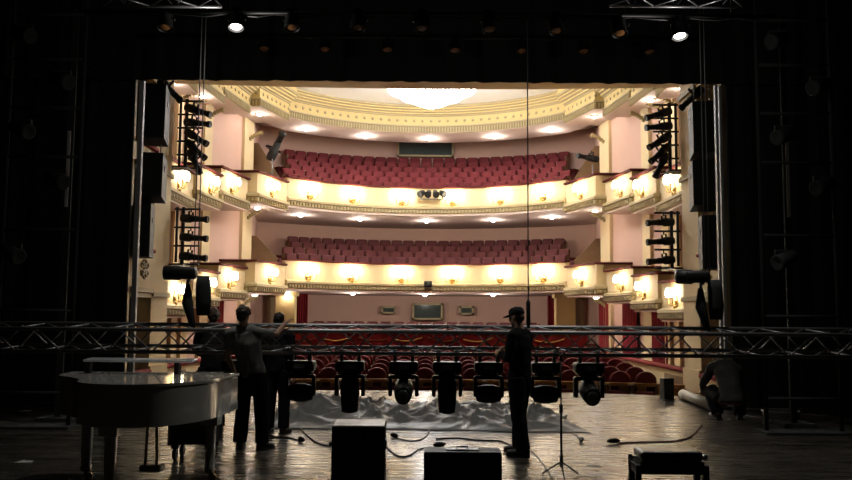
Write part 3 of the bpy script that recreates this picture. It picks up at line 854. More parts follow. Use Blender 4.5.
# ---- chain hoists carrying the low truss
def hoist(px, label, big):
    X = (px - 426) / 850 * TY
    r = thing('chain_hoist', label, 'chain hoist', (X, TY, TZ + .17))
    m = MB(); m.tube([(-.02, 0, .0), (-.10, .0, .30), (-.10, 0, .52)], [.04, .075, .04], 8, round_end=True); m.build('round_sling', 'black_cloth', r)
    m = MB(); m.tube([(-.1, -.02, .50), (-.10, 0, .60), (-.05, 0, .62)], .022, 7); m.build('hook', 'steel', r)
    m = MB(); m.rbox((-.16, 0, .70), (.34, .22, .16), .05); m.lathe([(.02, -.28), (.095, -.26), (.10, -.06), (.085, -.03)], (-.16, 0, .70), 14, roty(PI / 2)); m.build('motor_housing', 'black_metal', r)
    m = MB(); m.loft([(.10, .02, .66), (.10, .02, .55), (.11, .02, .30), (.11, .02, .13)], [(.085, .07), (.10, .085), (.105, .09), (.085, .07)], n=14); m.build('chain_bag', 'black_cloth', r)
    for dx in (-.03, .025): MB().tube([(dx, 0, .74), (dx, .02, 10.6)], .0075, 5).build('load_chain', 'black_metal', r)
    return r
hoist(196, 'black chain hoist with hanging chain bag carrying the low truss on the left', True)
hoist(708, 'black chain hoist with hanging chain bag carrying the low truss on the right', True)
X = (528.5 - 426) / 850 * TY
r = thing('suspension_wire', 'thin black wire with a turnbuckle holding the middle of the low truss', 'wire', (X, TY, TZ + .17))
MB().tube([(0, 0, .35), (0, .02, 10.6)], .009, 5).build('wire_rope', 'black_metal', r); MB().tube([(0, 0, 0), (0, 0, .05), (0, 0, .34), (0, 0, .38)], [.012, .03, .03, .012], 8).build('turnbuckle', 'black_metal', r)
# ---- moving heads hanging under the low truss
def moving_head(px, mode, label, dz=0.0):
    X = (px - 426) / 850 * TY
    r = thing('moving_head_light', label, 'stage light', (X, TY, TZ - .175 - .01 + dz), 0, 'moving head lights under the low truss'); r.scale = (.9, .9, .98)
    for s in (-.13, .13):
        m = MB(); m.box((s, 0, -.05), (.05, .07, .12)); m.lathe([(.034, -.03), (.034, .03)], (s, -.06, .03), 8, roty(PI / 2)); m.build('clamp', 'black_metal', r)
    m = MB(); m.rbox((0, 0, -.17), (.42, .34, .14), .03); m.build('base', 'black_plastic', r)
    MB().box((0, -.173, -.165), (.16, .012, .06)).build('display', 'dark_glass', r)
    for s in (-1, 1): MB().rbox((s * .15, 0, -.255), (.05, .30, .03), .012).build('handle', 'black_metal', r)
    m = MB(); m.lathe([(.11, -.24), (.13, -.26), (.13, -.29), (.10, -.30)], (0, 0, 0), 16)
    m.rbox((0, 0, -.31), (.42, .14, .05), .02)
    for s in (-1, 1): m.rbox((s * .195, 0, -.43), (.055, .15, .28), .025)
    m.build('yoke', 'black_plastic', r)
    if mode == 'down': q = rotx(PI) @ rotx(.06); c0 = (0, 0, -.48)
    elif mode == 'side': q = roty(PI / 2); c0 = (0, 0, -.53)
    else: q = rotx(PI / 2 + .25); c0 = (0, 0, -.47)
    m = MB()
    if mode == 'side': m.lathe([(.05, -.19), (.10, -.17), (.125, -.05), (.125, .06), (.10, .17), (.06, .19)], c0, 18, q)
    else: m.lathe([(.03, -.20), (.10, -.19), (.135, -.12), (.14, .06), (.13, .20), (.118, .30), (.10, .30)], c0, 18, q)
    h = m.build('head', 'black_plastic', r)
    if mode != 'side': MB().lathe([(.10, .295), (.07, .315), (.01, .325)], c0, 16, q).build('lens', 'dark_glass', h)
    return r
for px, mode, lab in ((240, 'front', 'leftmost black moving head light under the truss, behind the person with outstretched arm'),
                      (303, 'side', 'black moving head light with open yoke, right of the person with outstretched arm'),
                      (352, 'down', 'black moving head light pointing straight down above the tall monitor box'),
                      (405, 'front', 'black moving head light over the middle of the crumpled sheet'),
                      (448, 'down', 'black moving head light pointing straight down left of the person in a cap'),
                      (489, 'side', 'black moving head light at the left elbow of the person in a cap'),
                      (545, 'side', 'black moving head light just right of the person in a cap'),
                      (588, 'front', 'rightmost black moving head light under the truss')):
    moving_head(px, mode, lab)
# ---- lamps over the stage
BY = 10.9; bz = at(426, 14, BY).z
b = thing('lighting_pipe', 'black overhead pipe holding the row of lamps above the stage', 'pipe', (0, BY, bz))
MB().tube([(-4.6, 0, 0), (4.6, 0, 0)], .026, 8).build('pipe', 'black_metal', b)
for s in (-4, -1.4, 1.4, 4): MB().tube([(s, 0, 0), (s, 0, 12.1 - bz)], .007, 5).build('hanging_wire', 'steel', b)
m = MB()
for k in range(40): m.tube([(-4.5 + .225 * k, .03, -.03 - .02 * math.sin(k * 2.1)), (-4.5 + .225 * (k + 1), .03, -.03 - .02 * math.sin((k + 1) * 2.1))], .012, 5)
m.build('lamp_cable', 'rubber', b)
def par(px, py, lit, label, Y=BY, zpipe=None):
    p = at(px, py, Y)
    r = thing('stage_lamp', label, 'stage light', (p.x, Y, zpipe - .03), 0, 'lamps over the stage' if not lit else None)
    hgt = p.z - (zpipe - .03)
    d = Vector((.05, -.26, -.96)); q = aim(d); c = Vector((0, 0, hgt))
    m = MB(); m.lathe([(.04, -.30), (.08, -.27), (.095, -.14), (.10, 0), (.105, .0), (.095, -.01), (.094, -.02)], c, 16, q); m.build('can', 'black_metal', r)
    MB().lathe([(.09, -.025), (.06, -.012), (.005, -.008)], c, 16, q).build('lens', 'lit_par' if lit else 'gel', r)
    m = MB(); m.box((0, 0, .0), (.05, .06, .09)); m.tube([(0, 0, 0), (-.12, 0, hgt * .35), (-.115, .04, hgt + .12)], .012, 5); m.tube([(0, 0, 0), (.12, 0, hgt * .35), (.115, .04, hgt + .12)], .012, 5); m.build('yoke', 'black_metal', r)
    if lit:
        point_light('stage_lamp_glow', (p.x, Y - .08, p.z - .16), LIT_POW, (1, .93, .86), .08)
        point_light('stage_lamp_beam', (p.x, Y - .08, p.z - .14), BEAM_POW, (1, .95, .88), .09, None, 'SPOT', 2.5, (-.35, 0, 0), .8)
LIT_POW = 7.5; BEAM_POW = 62
pars = [(165, 28.5, 0), (236, 28, 1), (292, 28.5, 0), (358, 29, 0), (422, 29.5, 0), (490, 30.5, 0), (557, 32, 0), (620, 34.5, 0), (680, 37, 1)]
for i, (px, py, lit) in enumerate(pars):
    par(px, py, lit, ('lit white stage lamp under the left overhead truss' if px < 300 else 'lit white stage lamp under the right overhead truss') if lit else 'dark stage lamp with amber lens on the overhead pipe, %s from the left' % ORD[i], zpipe=bz)
b2z = at(426, 38, 14.2).z
b = thing('lighting_pipe', 'second dark overhead pipe further back, close to the black border', 'pipe', (0, 14.2, b2z))
MB().tube([(-4.6, 0, 0), (4.6, 0, 0)], .026, 8).build('pipe', 'black_metal', b)
for s in (-3.4, 3.4): MB().tube([(s, 0, 0), (s, 0, 12.1 - b2z)], .007, 5).build('hanging_wire', 'steel', b)
for i, px in enumerate((264, 325, 388, 455, 522, 584, 650)):
    par(px, 51 + (px - 426) * .008, 0, 'small dark stage lamp on the back overhead pipe, %s from the left' % ORD[i], 14.2, b2z)

# ---- dark lighting ladders and fixtures in the wings
def wing_can(p, d, label):
    r = thing('wing_lamp', label, 'stage light', p, 0, 'dark lamps in the wings'); q = aim(d)
    MB().lathe([(.04, -.2), (.10, -.18), (.115, .1), (.12, .16), (.10, .16), (.02, .12)], (0, 0, 0), 14, q).build('can', 'black_cloth', r)
    m = MB(); m.box((0, .02, .14), (.26, .03, .03)); [m.box((s * .125, .02, .06), (.014, .04, .18)) for s in (-1, 1)]; m.build('yoke', 'black_cloth', r)
    return r
for sx, px, sd in ((-1, 38, 'left'), (1, 800, 'right')):
    X = (px - 426) / 850 * 12.6
    r = thing('lighting_ladder', 'tall dark lighting ladder standing in the %s wing' % sd, 'ladder', (X, 12.6, 0))
    for s in (-.55, .55): MB().tube([(s, 0, .04), (s, 0, 7.4)], .03, 8).build('upright', 'black_cloth', r)
    for z in (.5, 1.7, 2.9, 4.0, 4.75, 5.5, 6.2, 6.9): MB().tube([(-.55, 0, z), (.55, 0, z)], .024, 7).build('rung', 'black_cloth', r)
    MB().box((0, 0, .02), (1.3, .5, .04)).build('base', 'black_cloth', r)
    for i, (dx, z) in enumerate(((-.3, 6.0), (.3, 5.3), (-.25, 4.55), (.3, 3.8), (-.3, 2.7))):
        wing_can((X + dx, 12.4, z - .18), (-sx * .8, -.35, -.3), 'dark lamp on the lighting ladder in the %s wing, %s from the top' % (sd, ORD[i]))
    pp, qq = (at(68.5, 131, 13.4), at(66, 207, 13.4)) if sx < 0 else (at(788, 140, 13.4), at(789, 217, 13.4))
    g = thing('wing_batten', 'pale upright strip glimmering in the dark %s wing' % sd, 'batten', (qq.x, 13.4, 0))
    MB().box((0, 0, (pp.z + qq.z) / 2), (.045, .03, pp.z - qq.z)).build('strip', 'alu_pale', g)
    m = MB(); m.box((0, .06, 3.3), (.10, .05, 6.6)); m.box((0, .05, .03), (.5, .5, .06)); m.build('post', 'black_cloth', g)

# ---- white grand piano
pc = Vector((-2.90, 9.2, 0))
pn = thing('grand_piano', 'white glossy grand piano with closed lid at the left of the stage', 'grand piano', pc, math.radians(-2.5))
def spline(cp, n=8):
    out = []; N = len(cp)
    for i in range(N):
        p0, p1, p2, p3 = [Vector(cp[(i + k) % N]) for k in (-1, 0, 1, 2)]
        for k in range(n):
            t = k / n
            out.append(.5 * ((2 * p1) + (p2 - p0) * t + (2 * p0 - 5 * p1 + 4 * p2 - p3) * t * t + (3 * p1 - p0 - 3 * p2 + p3) * t ** 3))
    return out
def piano_outline(g=0.0, kb=0.0):
    c = [(-.80 - g, -.36), (-.72 - g, -.62), (-.50 - g, -.84), (-.30 - g, -1.10), (-.16 - g, -1.42), (.08, -1.60 - g), (.38, -1.62 - g), (.66, -1.45 - g), (.84 + g, -1.12), (.91 + g, -.72)]
    pts = []
    for i in range(len(c) - 1):
        p0, p1, p2, p3 = [Vector(c[max(0, min(len(c) - 1, i + k))]) for k in (-1, 0, 1, 2)]
        for k in range(6):
            t = k / 6; v = .5 * ((2 * p1) + (p2 - p0) * t + (2 * p0 - 5 * p1 + 4 * p2 - p3) * t * t + (3 * p1 - p0 - 3 * p2 + p3) * t ** 3); pts.append((v.x, v.y))
    pts.append(c[-1]); pts += [(.91 + g, kb), (-.86 - g, kb)]
    return pts
def slab(poly, z0, z1, bev, slot, name, parent):
    m = MB(); m.prism(poly, z0, z1)
    ed = [e for e in m.bm.edges if abs(e.verts[0].co.z - e.verts[1].co.z) < 1e-5]
    bmesh.ops.bevel(m.bm, geom=ed, offset=bev, segments=2, affect='EDGES', profile=.5)
    for f in m.bm.faces: f.smooth = abs(f.normal.z) < .5
    return m.build(name, slot, parent)
slab(piano_outline(0, -.26), .66, 1.005, .012, 'lacquer', 'case', pn)
slab(piano_outline(.02, -.03), 1.010, 1.040, .010, 'lacquer', 'lid', pn)
m = MB(); m.rbox((.04, -.13, .70), (1.74, .32, .10), .015); m.build('keybed', 'lacquer', pn)
for s, x in ((-1, -.817), (1, .867)): MB().rbox((x, -.135, .832), (.086, .27, .344), .012).build('cheek_block', 'lacquer', pn)
MB().rbox((.045, -.235, .90), (1.58, .03, .22), .008).build('fallboard', 'lacquer', pn)
m = MB(); m.box((.045, -.10, .765), (1.56, .15, .02)); m.build('white_keys', 'lacquer', pn)
m = MB(); [m.box((-.71 + k * .0325, -.135, .782), (.013, .09, .014)) for k in range(48) if k % 7 not in (2, 6)]; m.build('black_keys', 'black_plastic', pn)
d = MB(); d.rbox((-.08, -.18, 1.175), (1.16, .20, .024), .008, rotx(.07)); ds = d.build('music_desk', 'lacquer_blue', pn)
for s in (-.55, .40): MB().rbox((s - .08, -.20, 1.10), (.05, .10, .13), .01).build('desk_support', 'black_wood', ds)
for x, y in ((-.47, -.52), (.78, -.50), (.12, -1.36)):
    m = MB(); m.lathe([(.075, .66), (.085, .62), (.062, .58), (.058, .30), (.050, .14), (.062, .13), (.062, .11), (.045, .10)], (x, y, 0), 4, rotz(PI / 4)); m.box((x, y, .61), (.17, .17, .1))
    lg = m.build('leg', 'lacquer', pn)
    m = MB(); m.lathe([(.045, .105), (.05, .085), (.03, .08)], (x, y, 0), 12); m.box((x + .02, y, .06), (.05, .06, .05)); m.lathe([(.036, -.014), (.04, -.01), (.04, .01), (.036, .014)], (x + .03, y, .04), 14, rotx(PI / 2)); m.build('caster', 'brass', lg)
ly = MB()
for s in (-.10, .10): ly.tube([(.20 + s * .4, -.55, .66), (.20 + s * .6, -.55, .16)], .016, 8)
ly.rbox((.20, -.52, .13), (.22, .14, .07), .015); l_ = ly.build('pedal_lyre', 'lacquer', pn)
m = MB()
for s in (-.08, 0, .08): m.rbox((.20 + s * .8, -.42, .10), (.035, .15, .014), .006)
for s in (-.05, .05): m.tube([(.20 + s, -.56, .66), (.20 + s, -.56, .16)], .008, 6)
m.build('pedals', 'brass', l_)
# ---- black equipment case on castors behind the piano
r = thing('equipment_case', 'black case on castors standing behind the white piano', 'flight case', (-2.66, 10.05, 0))
MB().rbox((0, 0, .58), (.50, .42, .80), .015).build('body', 'black_wood', r)
m = MB()
for sx in (-1, 1):
    for sy in (-1, 1): m.box((sx * .245, sy * .205, .58), (.03, .03, .81))
m.build('corner_edging', 'steel', r)
for sx in (-1, 1):
    for sy in (-1, 1):
        m = MB(); m.box((sx * .19, sy * .15, .155), (.08, .08, .05)); m.lathe([(.06, -.02), (.068, -.015), (.068, .015), (.06, .02)], (sx * .19, sy * .15, .068), 14, roty(PI / 2)); m.build('castor', 'black_metal', r)
# ---- monitor loudspeakers in the foreground
a = at(358, 424, 8.2)
r = thing('monitor_speaker', 'tall black speaker box with pale top in the centre foreground', 'loudspeaker', (a.x, 8.45, 0), .02)
m = MB(); m.rbox((0, 0, .305), (.505, .54, .61), .012); m.build('cabinet', 'black_wood', r)
MB().rbox((0, .275, .31), (.46, .02, .55), .008).build('grille', 'speaker_grille', r)
MB().rbox((0, 0, .612), (.49, .52, .012), .004).build('top_sheen', 'sheen_top', r)  # thin sheet carrying the painted reflection
for s in (-1, 1): MB().rbox((s * .256, 0, .42), (.014, .18, .09), .004).build('handle', 'black_metal', r)
a = at(463, 446, 7.75)
r = thing('monitor_speaker', 'low wide black wedge monitor in the foreground, below the person in a cap', 'loudspeaker', (a.x, 7.95, 0), .0)
m = MB(); t = m.bm
pf = [(-.20, 0), (-.20, .445), (.08, .45), (.34, .10), (.34, 0)]
A = [t.verts.new((-.35, y, z)) for y, z in pf]; Bv = [t.verts.new((.35, y, z)) for y, z in pf]
for i in range(5): m.face([A[i], A[(i + 1) % 5], Bv[(i + 1) % 5], Bv[i]])
m.face(A[::-1]); m.face(Bv)
bmesh.ops.recalc_face_normals(t, faces=t.faces); bmesh.ops.bevel(t, geom=list(t.edges), offset=.01, segments=2, affect='EDGES'); m.build('cabinet', 'black_wood', r)
MB().rbox((0, .225, .288), (.62, .38, .018), .006, rotx(-math.atan2(.35, .26))).build('grille', 'speaker_grille', r)
m = MB(); m.rbox((0, -.06, .452), (.30, .12, .012), .004); m.build('top_plate', 'sheen_top', r)
m = MB(); m.tube([(-.05, -.06, .457), (-.05, -.06, .476), (.05, -.06, .476), (.05, -.06, .457)], .008, 6); m.build('handle', 'chrome', r)
# ---- piano bench
a = at(672.5, 449, 7.35)
r = thing('piano_bench', 'black leather adjustable piano bench with chrome knobs at bottom right', 'bench', (a.x, 7.5, 0), -.02)
m = MB(); m.rbox((0, 0, .485), (.53, .34, .085), .035, seg=4); m.build('cushion', 'leather', r)
m = MB(); m.box((0, 0, .425), (.54, .30, .03)); [m.box((0, s * .13, .37), (.60, .03, .07)) for s in (-1, 1)]; [m.box((s * .285, 0, .37), (.03, .28, .07)) for s in (-1, 1)]; m.build('frame', 'black_wood', r)
for sx in (-1, 1):
    for sy in (-1, 1): MB().prism([(sx * .285 - .024, sy * .13 - .024), (sx * .285 + .024, sy * .13 - .024), (sx * .285 + .024, sy * .13 + .024), (sx * .285 - .024, sy * .13 + .024)], 0, .41).build('leg', 'black_wood', r)
for sx in (-1, 1): m = MB(); m.lathe([(.01, 0), (.012, .02), (.026, .022), (.028, .05), (.02, .056)], (sx * .285, 0, .455), 14, roty(sx * PI / 2)); m.build('adjusting_knob', 'chrome', r)
# ---- microphone stand
a = on_floor(561.5, 477)
r = thing('microphone_stand', 'thin black microphone stand right of the person in a cap', 'microphone stand', (a.x, a.y, 0))
MB().tube([(0, 0, .12), (0, 0, .72)], .012, 8).build('lower_tube', 'black_metal', r); MB().tube([(0, 0, .70), (0, 0, 1.22)], .008, 8).build('upper_tube', 'black_metal', r)
MB().tube([(0, 0, .66), (0, 0, .75)], .02, 10).build('clutch', 'black_metal', r)
MB().tube([(0, 0, .10), (0, 0, .22)], .02, 10).build('hub', 'black_metal', r)
for k in range(3): an = .5 + 2 * PI * k / 3; MB().tube([(0, 0, .16), (.22 * math.cos(an), .22 * math.sin(an), .012)], .009, 7).build('leg', 'black_metal', r)
m = MB(); m.tube([(0, 0, 1.2), (0, -.03, 1.27)], .014, 8); m.build('clip', 'black_plastic', r)
# ---- crumpled plastic ground sheet
m = MB(); nx, ny = 230, 110; vs = []
x0, x1, ya, yb = -2.52, 2.32, 12.55, 15.1
for j in range(ny + 1):
    row = []
    for i in range(nx + 1):
        u, v = i / nx, j / ny
        x = x0 + (x1 - x0) * u + .16 * math.sin(v * 7 + 1.3) * (u - .5) + .1 * noise.noise((u * 4, v * 6, 5)); y = ya + (yb - ya) * v + .2 * noise.noise((u * 5, 3, v * 2)) + .12 * math.sin(u * 5.0)
        e = min(1, min(u, 1 - u) * 9) * min(1, v * 2.6, (1 - v) * 3)
        e = max(0, e) ** .7
        ridge = abs(noise.noise((x * .9 + y * .5, y * 1.3 - x * .3, 1.7)))
        fold = abs(noise.noise((x * 2.4 - y * 1.6, y * 2.0 + x * .7, 9.1)))
        big = .17 + .20 * math.exp(-((x + 1.75) / .85) ** 2) + .05 * math.sin(x * 2.2)
        cr = abs(noise.noise((x * 4.6 + y * 2.2, y * 3.1 - x * 1.4, 4.4)))
        wx, wy = x + .25 * noise.noise((x * 1.3, y * 1.3, 2.2)), y + .25 * noise.noise((x * 1.3, y * 1.3, 7.2))
        f1 = (1 - abs(noise.noise(((wx * .75 + wy * .65) * 2.1, (wy * .75 - wx * .65) * .7, 1.1)))) ** 3.2
        f2 = (1 - abs(noise.noise(((wx * .9 - wy * .45) * 3.6, (wy * .9 + wx * .45) * 1.3, 5.5)))) ** 3.6
        f3 = (1 - abs(noise.noise((wx * 7.5, wy * 5.0, 3.3)))) ** 5
        z = .012 + e * (big * (.12 + .30 * math.sin(v * 2.6)) + .15 * f1 + .11 * f2 + .035 * f3)
        row.append(m.bm.verts.new((x, y, max(.012, z))))
    vs.append(row)
for j in range(ny):
    for i in range(nx): m.face([vs[j][i], vs[j][i + 1], vs[j + 1][i + 1], vs[j + 1][i]], True)
g = bmesh.ops.extrude_face_region(m.bm, geom=list(m.bm.faces))
for v in [e for e in g['geom'] if isinstance(e, bmesh.types.BMVert)]: v.co.z = max(.002, v.co.z - .010)
o = m.build('ground_sheet', 'tarp'); tag(o, 'crumpled grey plastic sheet lying across the stage under the low truss', 'plastic sheet')
# ---- white roll, small speaker
p, q = on_floor(683, 399), on_floor(712, 411)
d = (q - p); 
r = thing('sheet_roll', 'off white roll lying on the stage left of the crouching person', 'roll', p)
m = MB(); m.tube([(0, 0, .10), (d.x, d.y, .10)], .098, 18); m.build('roll', 'white_roll', r)
m = MB(); m.tube([Vector((0, 0, .10)) - d.normalized() * .012, Vector((0, 0, .10))], .05, 12); m.build('core', 'brown', r)
a = on_floor(667, 399)
r = thing('small_speaker', 'small black speaker standing at the edge of the stage left of the white roll', 'loudspeaker', (a.x, a.y, 0), .2)
MB().rbox((0, 0, .22), (.22, .22, .42), .015).build('cabinet', 'black_wood', r); MB().rbox((0, .115, .22), (.19, .012, .36), .004).build('grille', 'speaker_grille', r); MB().box((0, 0, .006), (.26, .26, .012)).build('base', 'black_metal', r)
# ---- cables and plugs on the floor
def cable(pix, name, label, slot='rubber', rad=.011, plug=None, cat='cable'):
    pts = []; cp = [on_floor(px, py, rad) for px, py in pix]
    for i in range(len(cp) - 1):
        p0, p1, p2, p3 = [cp[max(0, min(len(cp) - 1, i + k))] for k in (-1, 0, 1, 2)]
        for k in range(8):
            t = k / 8; pts.append(.5 * ((2 * p1) + (p2 - p0) * t + (2 * p0 - 5 * p1 + 4 * p2 - p3) * t * t + (3 * p1 - p0 - 3 * p2 + p3) * t ** 3))
    pts.append(cp[-1]); o0 = Vector(pts[0]); o0.z = 0
    r = thing(name, label, cat, o0)
    MB().tube([p - o0 for p in pts], rad, 6).build('cord', slot, r)
    if plug:
        for e in plug:
            a, b = (pts[0], pts[2]) if e == 0 else (pts[-1], pts[-3]); dr = (a - b).normalized(); a = Vector(a) - o0; a.z = .038
            dr.z = 0; m = MB(); m.tube([a - dr * .03, a, a + dr * .05, a + dr * .10, a + dr * .13], [.016, .034, .036, .030, .018], 10, round_end=True); m.build('plug', 'black_plastic', r)
cable([(617, 443), (645, 442), (672, 441), (690, 437), (702, 425)], 'power_cable', 'dark red cable with black plug on the right of the stage floor', 'cable_red', .010, [0])
cable([(396, 438), (412, 441), (425, 437), (432, 426), (440, 421)], 'power_cable', 'black cable with plug right of the tall speaker box', 'rubber', .009, [0])
cable([(384, 444), (396, 455), (408, 456), (420, 449), (436, 447)], 'cable_coil', 'black cable ending in two connectors beside the tall speaker box', 'rubber', .010, [1])
cable([(436, 439), (458, 438), (476, 440), (500, 441), (512, 446)], 'power_cable', 'black cable lying behind the wedge monitor', 'rubber', .011)
cable([(266, 434), (276, 437), (290, 438), (300, 441)], 'power_cable', 'black cable with plugs right of the person with outstretched arm', 'rubber', .010, [0, 1])
cable([(296, 424), (306, 434), (318, 443), (331, 446)], 'floor_cable', 'pale flat cable running towards the tall speaker box', 'cable_grey', .012, [1])
cable([(561, 428), (570, 430), (577, 436), (581, 441)], 'microphone_cable', 'thin cable with plug right of the microphone stand', 'rubber', .010, [1])
cable([(516, 437), (528, 447), (540, 460), (553, 479)], 'floor_cable', 'thin pale cable running diagonally left of the microphone stand', 'cable_grey', .006)
cable([(742, 415), (765, 418), (790, 414), (812, 415), (835, 417)], 'power_cable', 'grey cable in the dark right of the crouching person', 'cable_grey', .014)
r = on_floor(781, 418); t = thing('cable_coil', 'coil of dark cable lying on the floor at the right edge of the stage', 'cable', r)
m = MB()
for k in range(5): m.tube([( (.26 + .01 * k) * math.cos(2 * PI * i / 20), (.26 + .012 * k) * math.sin(2 * PI * i / 20), .02 + .024 * k) for i in range(21)], .013, 6)
m.build('coil', 'cable_grey', t)
for i, (px, py, lab) in enumerate(((26, 411, 'scrap of white paper on the dark floor left of the piano'), (24, 462, 'small pale scrap on the floor at bottom left corner'), (593, 466, 'small pale scrap on the floor right of the microphone stand'))):
    a = on_floor(px, py); o = MB().prism([(-.09, -.06), (.10, -.05), (.08, .06), (-.05, .08)], 0, .004).build('paper_scrap', 'paper', None, (a.x, a.y, .001)); tag(o, lab, 'paper')
# ================================================================== PEOPLE
def remesh(mb, name, slots, parent, voxel, smooth=2, wrinkle=0.0, seed=0.0):
    o = mb.build(name + '_tmp', slots)
    md = o.modifiers.new('r', 'REMESH'); md.mode = 'VOXEL'; md.voxel_size = voxel; md.use_smooth_shade = True
    dg = bpy.context.evaluated_depsgraph_get(); me = bpy.data.meshes.new_from_object(o.evaluated_get(dg))
    old = o.data; bpy.data.objects.remove(o); bpy.data.meshes.remove(old)
    b = bmesh.new(); b.from_mesh(me)
    for _ in range(smooth): bmesh.ops.smooth_vert(b, verts=b.verts, factor=.5, use_axis_x=True, use_axis_y=True, use_axis_z=True)
    if wrinkle:
        b.normal_update()
        for v in b.verts:
            q = v.co * 9 + Vector((seed, seed * 2, 0)); q.z *= .6
            v.co += v.normal * wrinkle * (noise.noise(q) + .5 * noise.noise(q * 2.3))
    for f in b.faces: f.smooth = True
    b.to_mesh(me); b.free(); me.name = name
    me.materials.clear()
    for s in slots: me.materials.append(M[s])
    r = bpy.data.objects.new(name, me); COL.objects.link(r); r.parent = parent
    return r
def hand(m, wrist, d, nrm, side, curl=.35, spread=.06):
    """palm with four fingers and a thumb; d along the hand, nrm out of the palm, side = towards the thumb"""
    d = Vector(d).normalized(); s = Vector(side); s = (s - d * s.dot(d)).normalized(); n = Vector(nrm); n = (n - d * n.dot(d) - s * n.dot(s)).normalized()
    w = Vector(wrist)
    m.loft([w - d * .02, w + d * .02, w + d * .055, w + d * .095], [(.026, .020), (.034, .018), (.042, .016), (.040, .013)], side=s, n=10)
    for i, (o, L) in enumerate(((.030, .072), (.010, .080), (-.011, .074), (-.031, .058))):
        p = w + d * .088 + s * o; dd = (d + s * spread * (1.5 - i)).normalized(); pts = [p - dd * .02, p]; c = 0
        for seg in (.45, .32, .23):
            c += curl; v = dd * math.cos(c) + n * math.sin(c); p = p + v * L * seg; pts.append(p)
        m.tube(pts, [.0095, .0095, .009, .0085, .007], 7, round_end=True)
    p = w + d * .028 + s * .028; pts = [p - s * .012, p]
    for v, L in ((s * .75 + d * .6 + n * .25, .034), (s * .45 + d * .85 + n * .4, .03), (s * .2 + d * .9 + n * .5, .024)): p = p + v.normalized() * L; pts.append(p)
    m.tube(pts, [.013, .013, .0115, .010, .008], 7, round_end=True)
def person(label, loc, rz, pose, shirt, trousers, hairslot='hair', cap=False, sleeves='short', scale=1.0):
    r = thing('person', label, 'person', loc, rz); r.scale = (scale,) * 3
    P = {k: Vector(v) for k, v in pose.items() if not isinstance(v, (int, float, str))}
    side = P.get('side', Vector((1, 0, 0)))
    sp = [P['pelvis'], P['waist'], P['chest'], P['shoulders'], P['neck']]
    def torso(m, g, lo=0, hi=5, head=True):
        rad = [(.155, .115), (.142, .105), (.168, .122), (.150, .095), (.062, .060)]
        t0 = sp[0] + (sp[0] - sp[1]).normalized() * .09
        ps = [t0] + sp; rr = [(.13, .10)] + rad
        m.loft(ps[lo:hi + 1], [(a + g, b + g) for a, b in rr[lo:hi + 1]], side=side, n=20)
        m.tube([P['shL'] , sp[3].lerp(P['shL'], .5) + Vector((0, 0, .02)), sp[3] + Vector((0, 0, .02)), sp[3].lerp(P['shR'], .5) + Vector((0, 0, .02)), P['shR']], [.062 + g, .072 + g, .075 + g, .072 + g, .062 + g], 12, round_end=True)
    # ---- body: one continuous skin
    m = MB(); torso(m, 0)
    fu, ff = P['head_up'].normalized(), P['face'].normalized(); ff = (ff - fu * ff.dot(fu)).normalized(); fs = ff.cross(fu)
    H = P['head']; q = Matrix((fs, ff, fu)).transposed()
    m.tube([sp[4] - (sp[4] - sp[3]).normalized() * .04, sp[4], H - fu * .03 - ff * .012], [.066, .058, .056], 14)
    m.ball(H + fu * .022 - ff * .012, (.075, .093, .092), 20, q); m.ball(H - fu * .045 + ff * .022, (.056, .066, .072), 18, q); m.ball(H - fu * .095 + ff * .060, (.026, .026, .020), 12, q)
    m.tube([H + fu * .015 + ff * .078, H - fu * .020 + ff * .104, H - fu * .030 + ff * .092], [.009, .014, .012], 8, round_end=True)
    m.tube([H + fu * .026 - fs * .048 + ff * .072, H + fu * .030 + ff * .084, H + fu * .026 + fs * .048 + ff * .072], .008, 6, round_end=True)
    m.tube([H - fu * .058 - fs * .020 + ff * .080, H - fu * .056 + ff * .090, H - fu * .058 + fs * .020 + ff * .080], .0065, 6, round_end=True)
    for s in (-1, 1): m.ball(H + fs * s * .077 - ff * .008 - fu * .012, (.011, .020, .031), 10, q)
    for a in 'LR':
        sh, el, wr = P['sh' + a], P['el' + a], P['wr' + a]
        m.tube([sh, sh.lerp(el, .3), sh.lerp(el, .75), el, el.lerp(wr, .25), el.lerp(wr, .7), wr], [.053, .050, .043, .039, .041, .032, .026], 12, round_end=True)
        d = wr - el; hd = P.get('hand' + a, d); sd = P.get('thumb' + a, Vector((0, 1, 0))); nn = P.get('palm' + a, Vector((0, 0, -1)))
        hand(m, wr, hd, nn, sd, pose.get('curl' + a, .35))
        hp, kn, an = P['hip' + a], P['kn' + a], P['an' + a]
        m.tube([hp, hp.lerp(kn, .35), hp.lerp(kn, .8), kn, kn.lerp(an, .3), kn.lerp(an, .75), an], [.088, .080, .060, .054, .056, .040, .036], 14, round_end=True)
        toe = P['toe' + a]; m.tube([an - Vector((0, 0, .02)), an.lerp(toe, .5) - Vector((0, 0, .015)), toe], [.036, .035, .026], 10, round_end=True)
    body = remesh(m, 'body', ['skin'], r, .0075)
    for s in (-1, 1): e = MB(); e.ball(H + fu * .010 + fs * s * .031 + ff * .076, .011, 10); e.build('eye', 'paper', r)
    # ---- clothes
    m = MB(); torso(m, .016, 1, 4); n0 = sp[4].lerp(sp[3], .45)
    m.loft([sp[3] , n0], [(.12, .09), (.082, .076)], side=side, n=16)
    hem = sp[0] + (sp[0] - sp[1]).normalized() * .05; m.loft([hem, sp[0], sp[1]], [(.172, .134), (.176, .136), (.160, .122)], side=side, n=20)
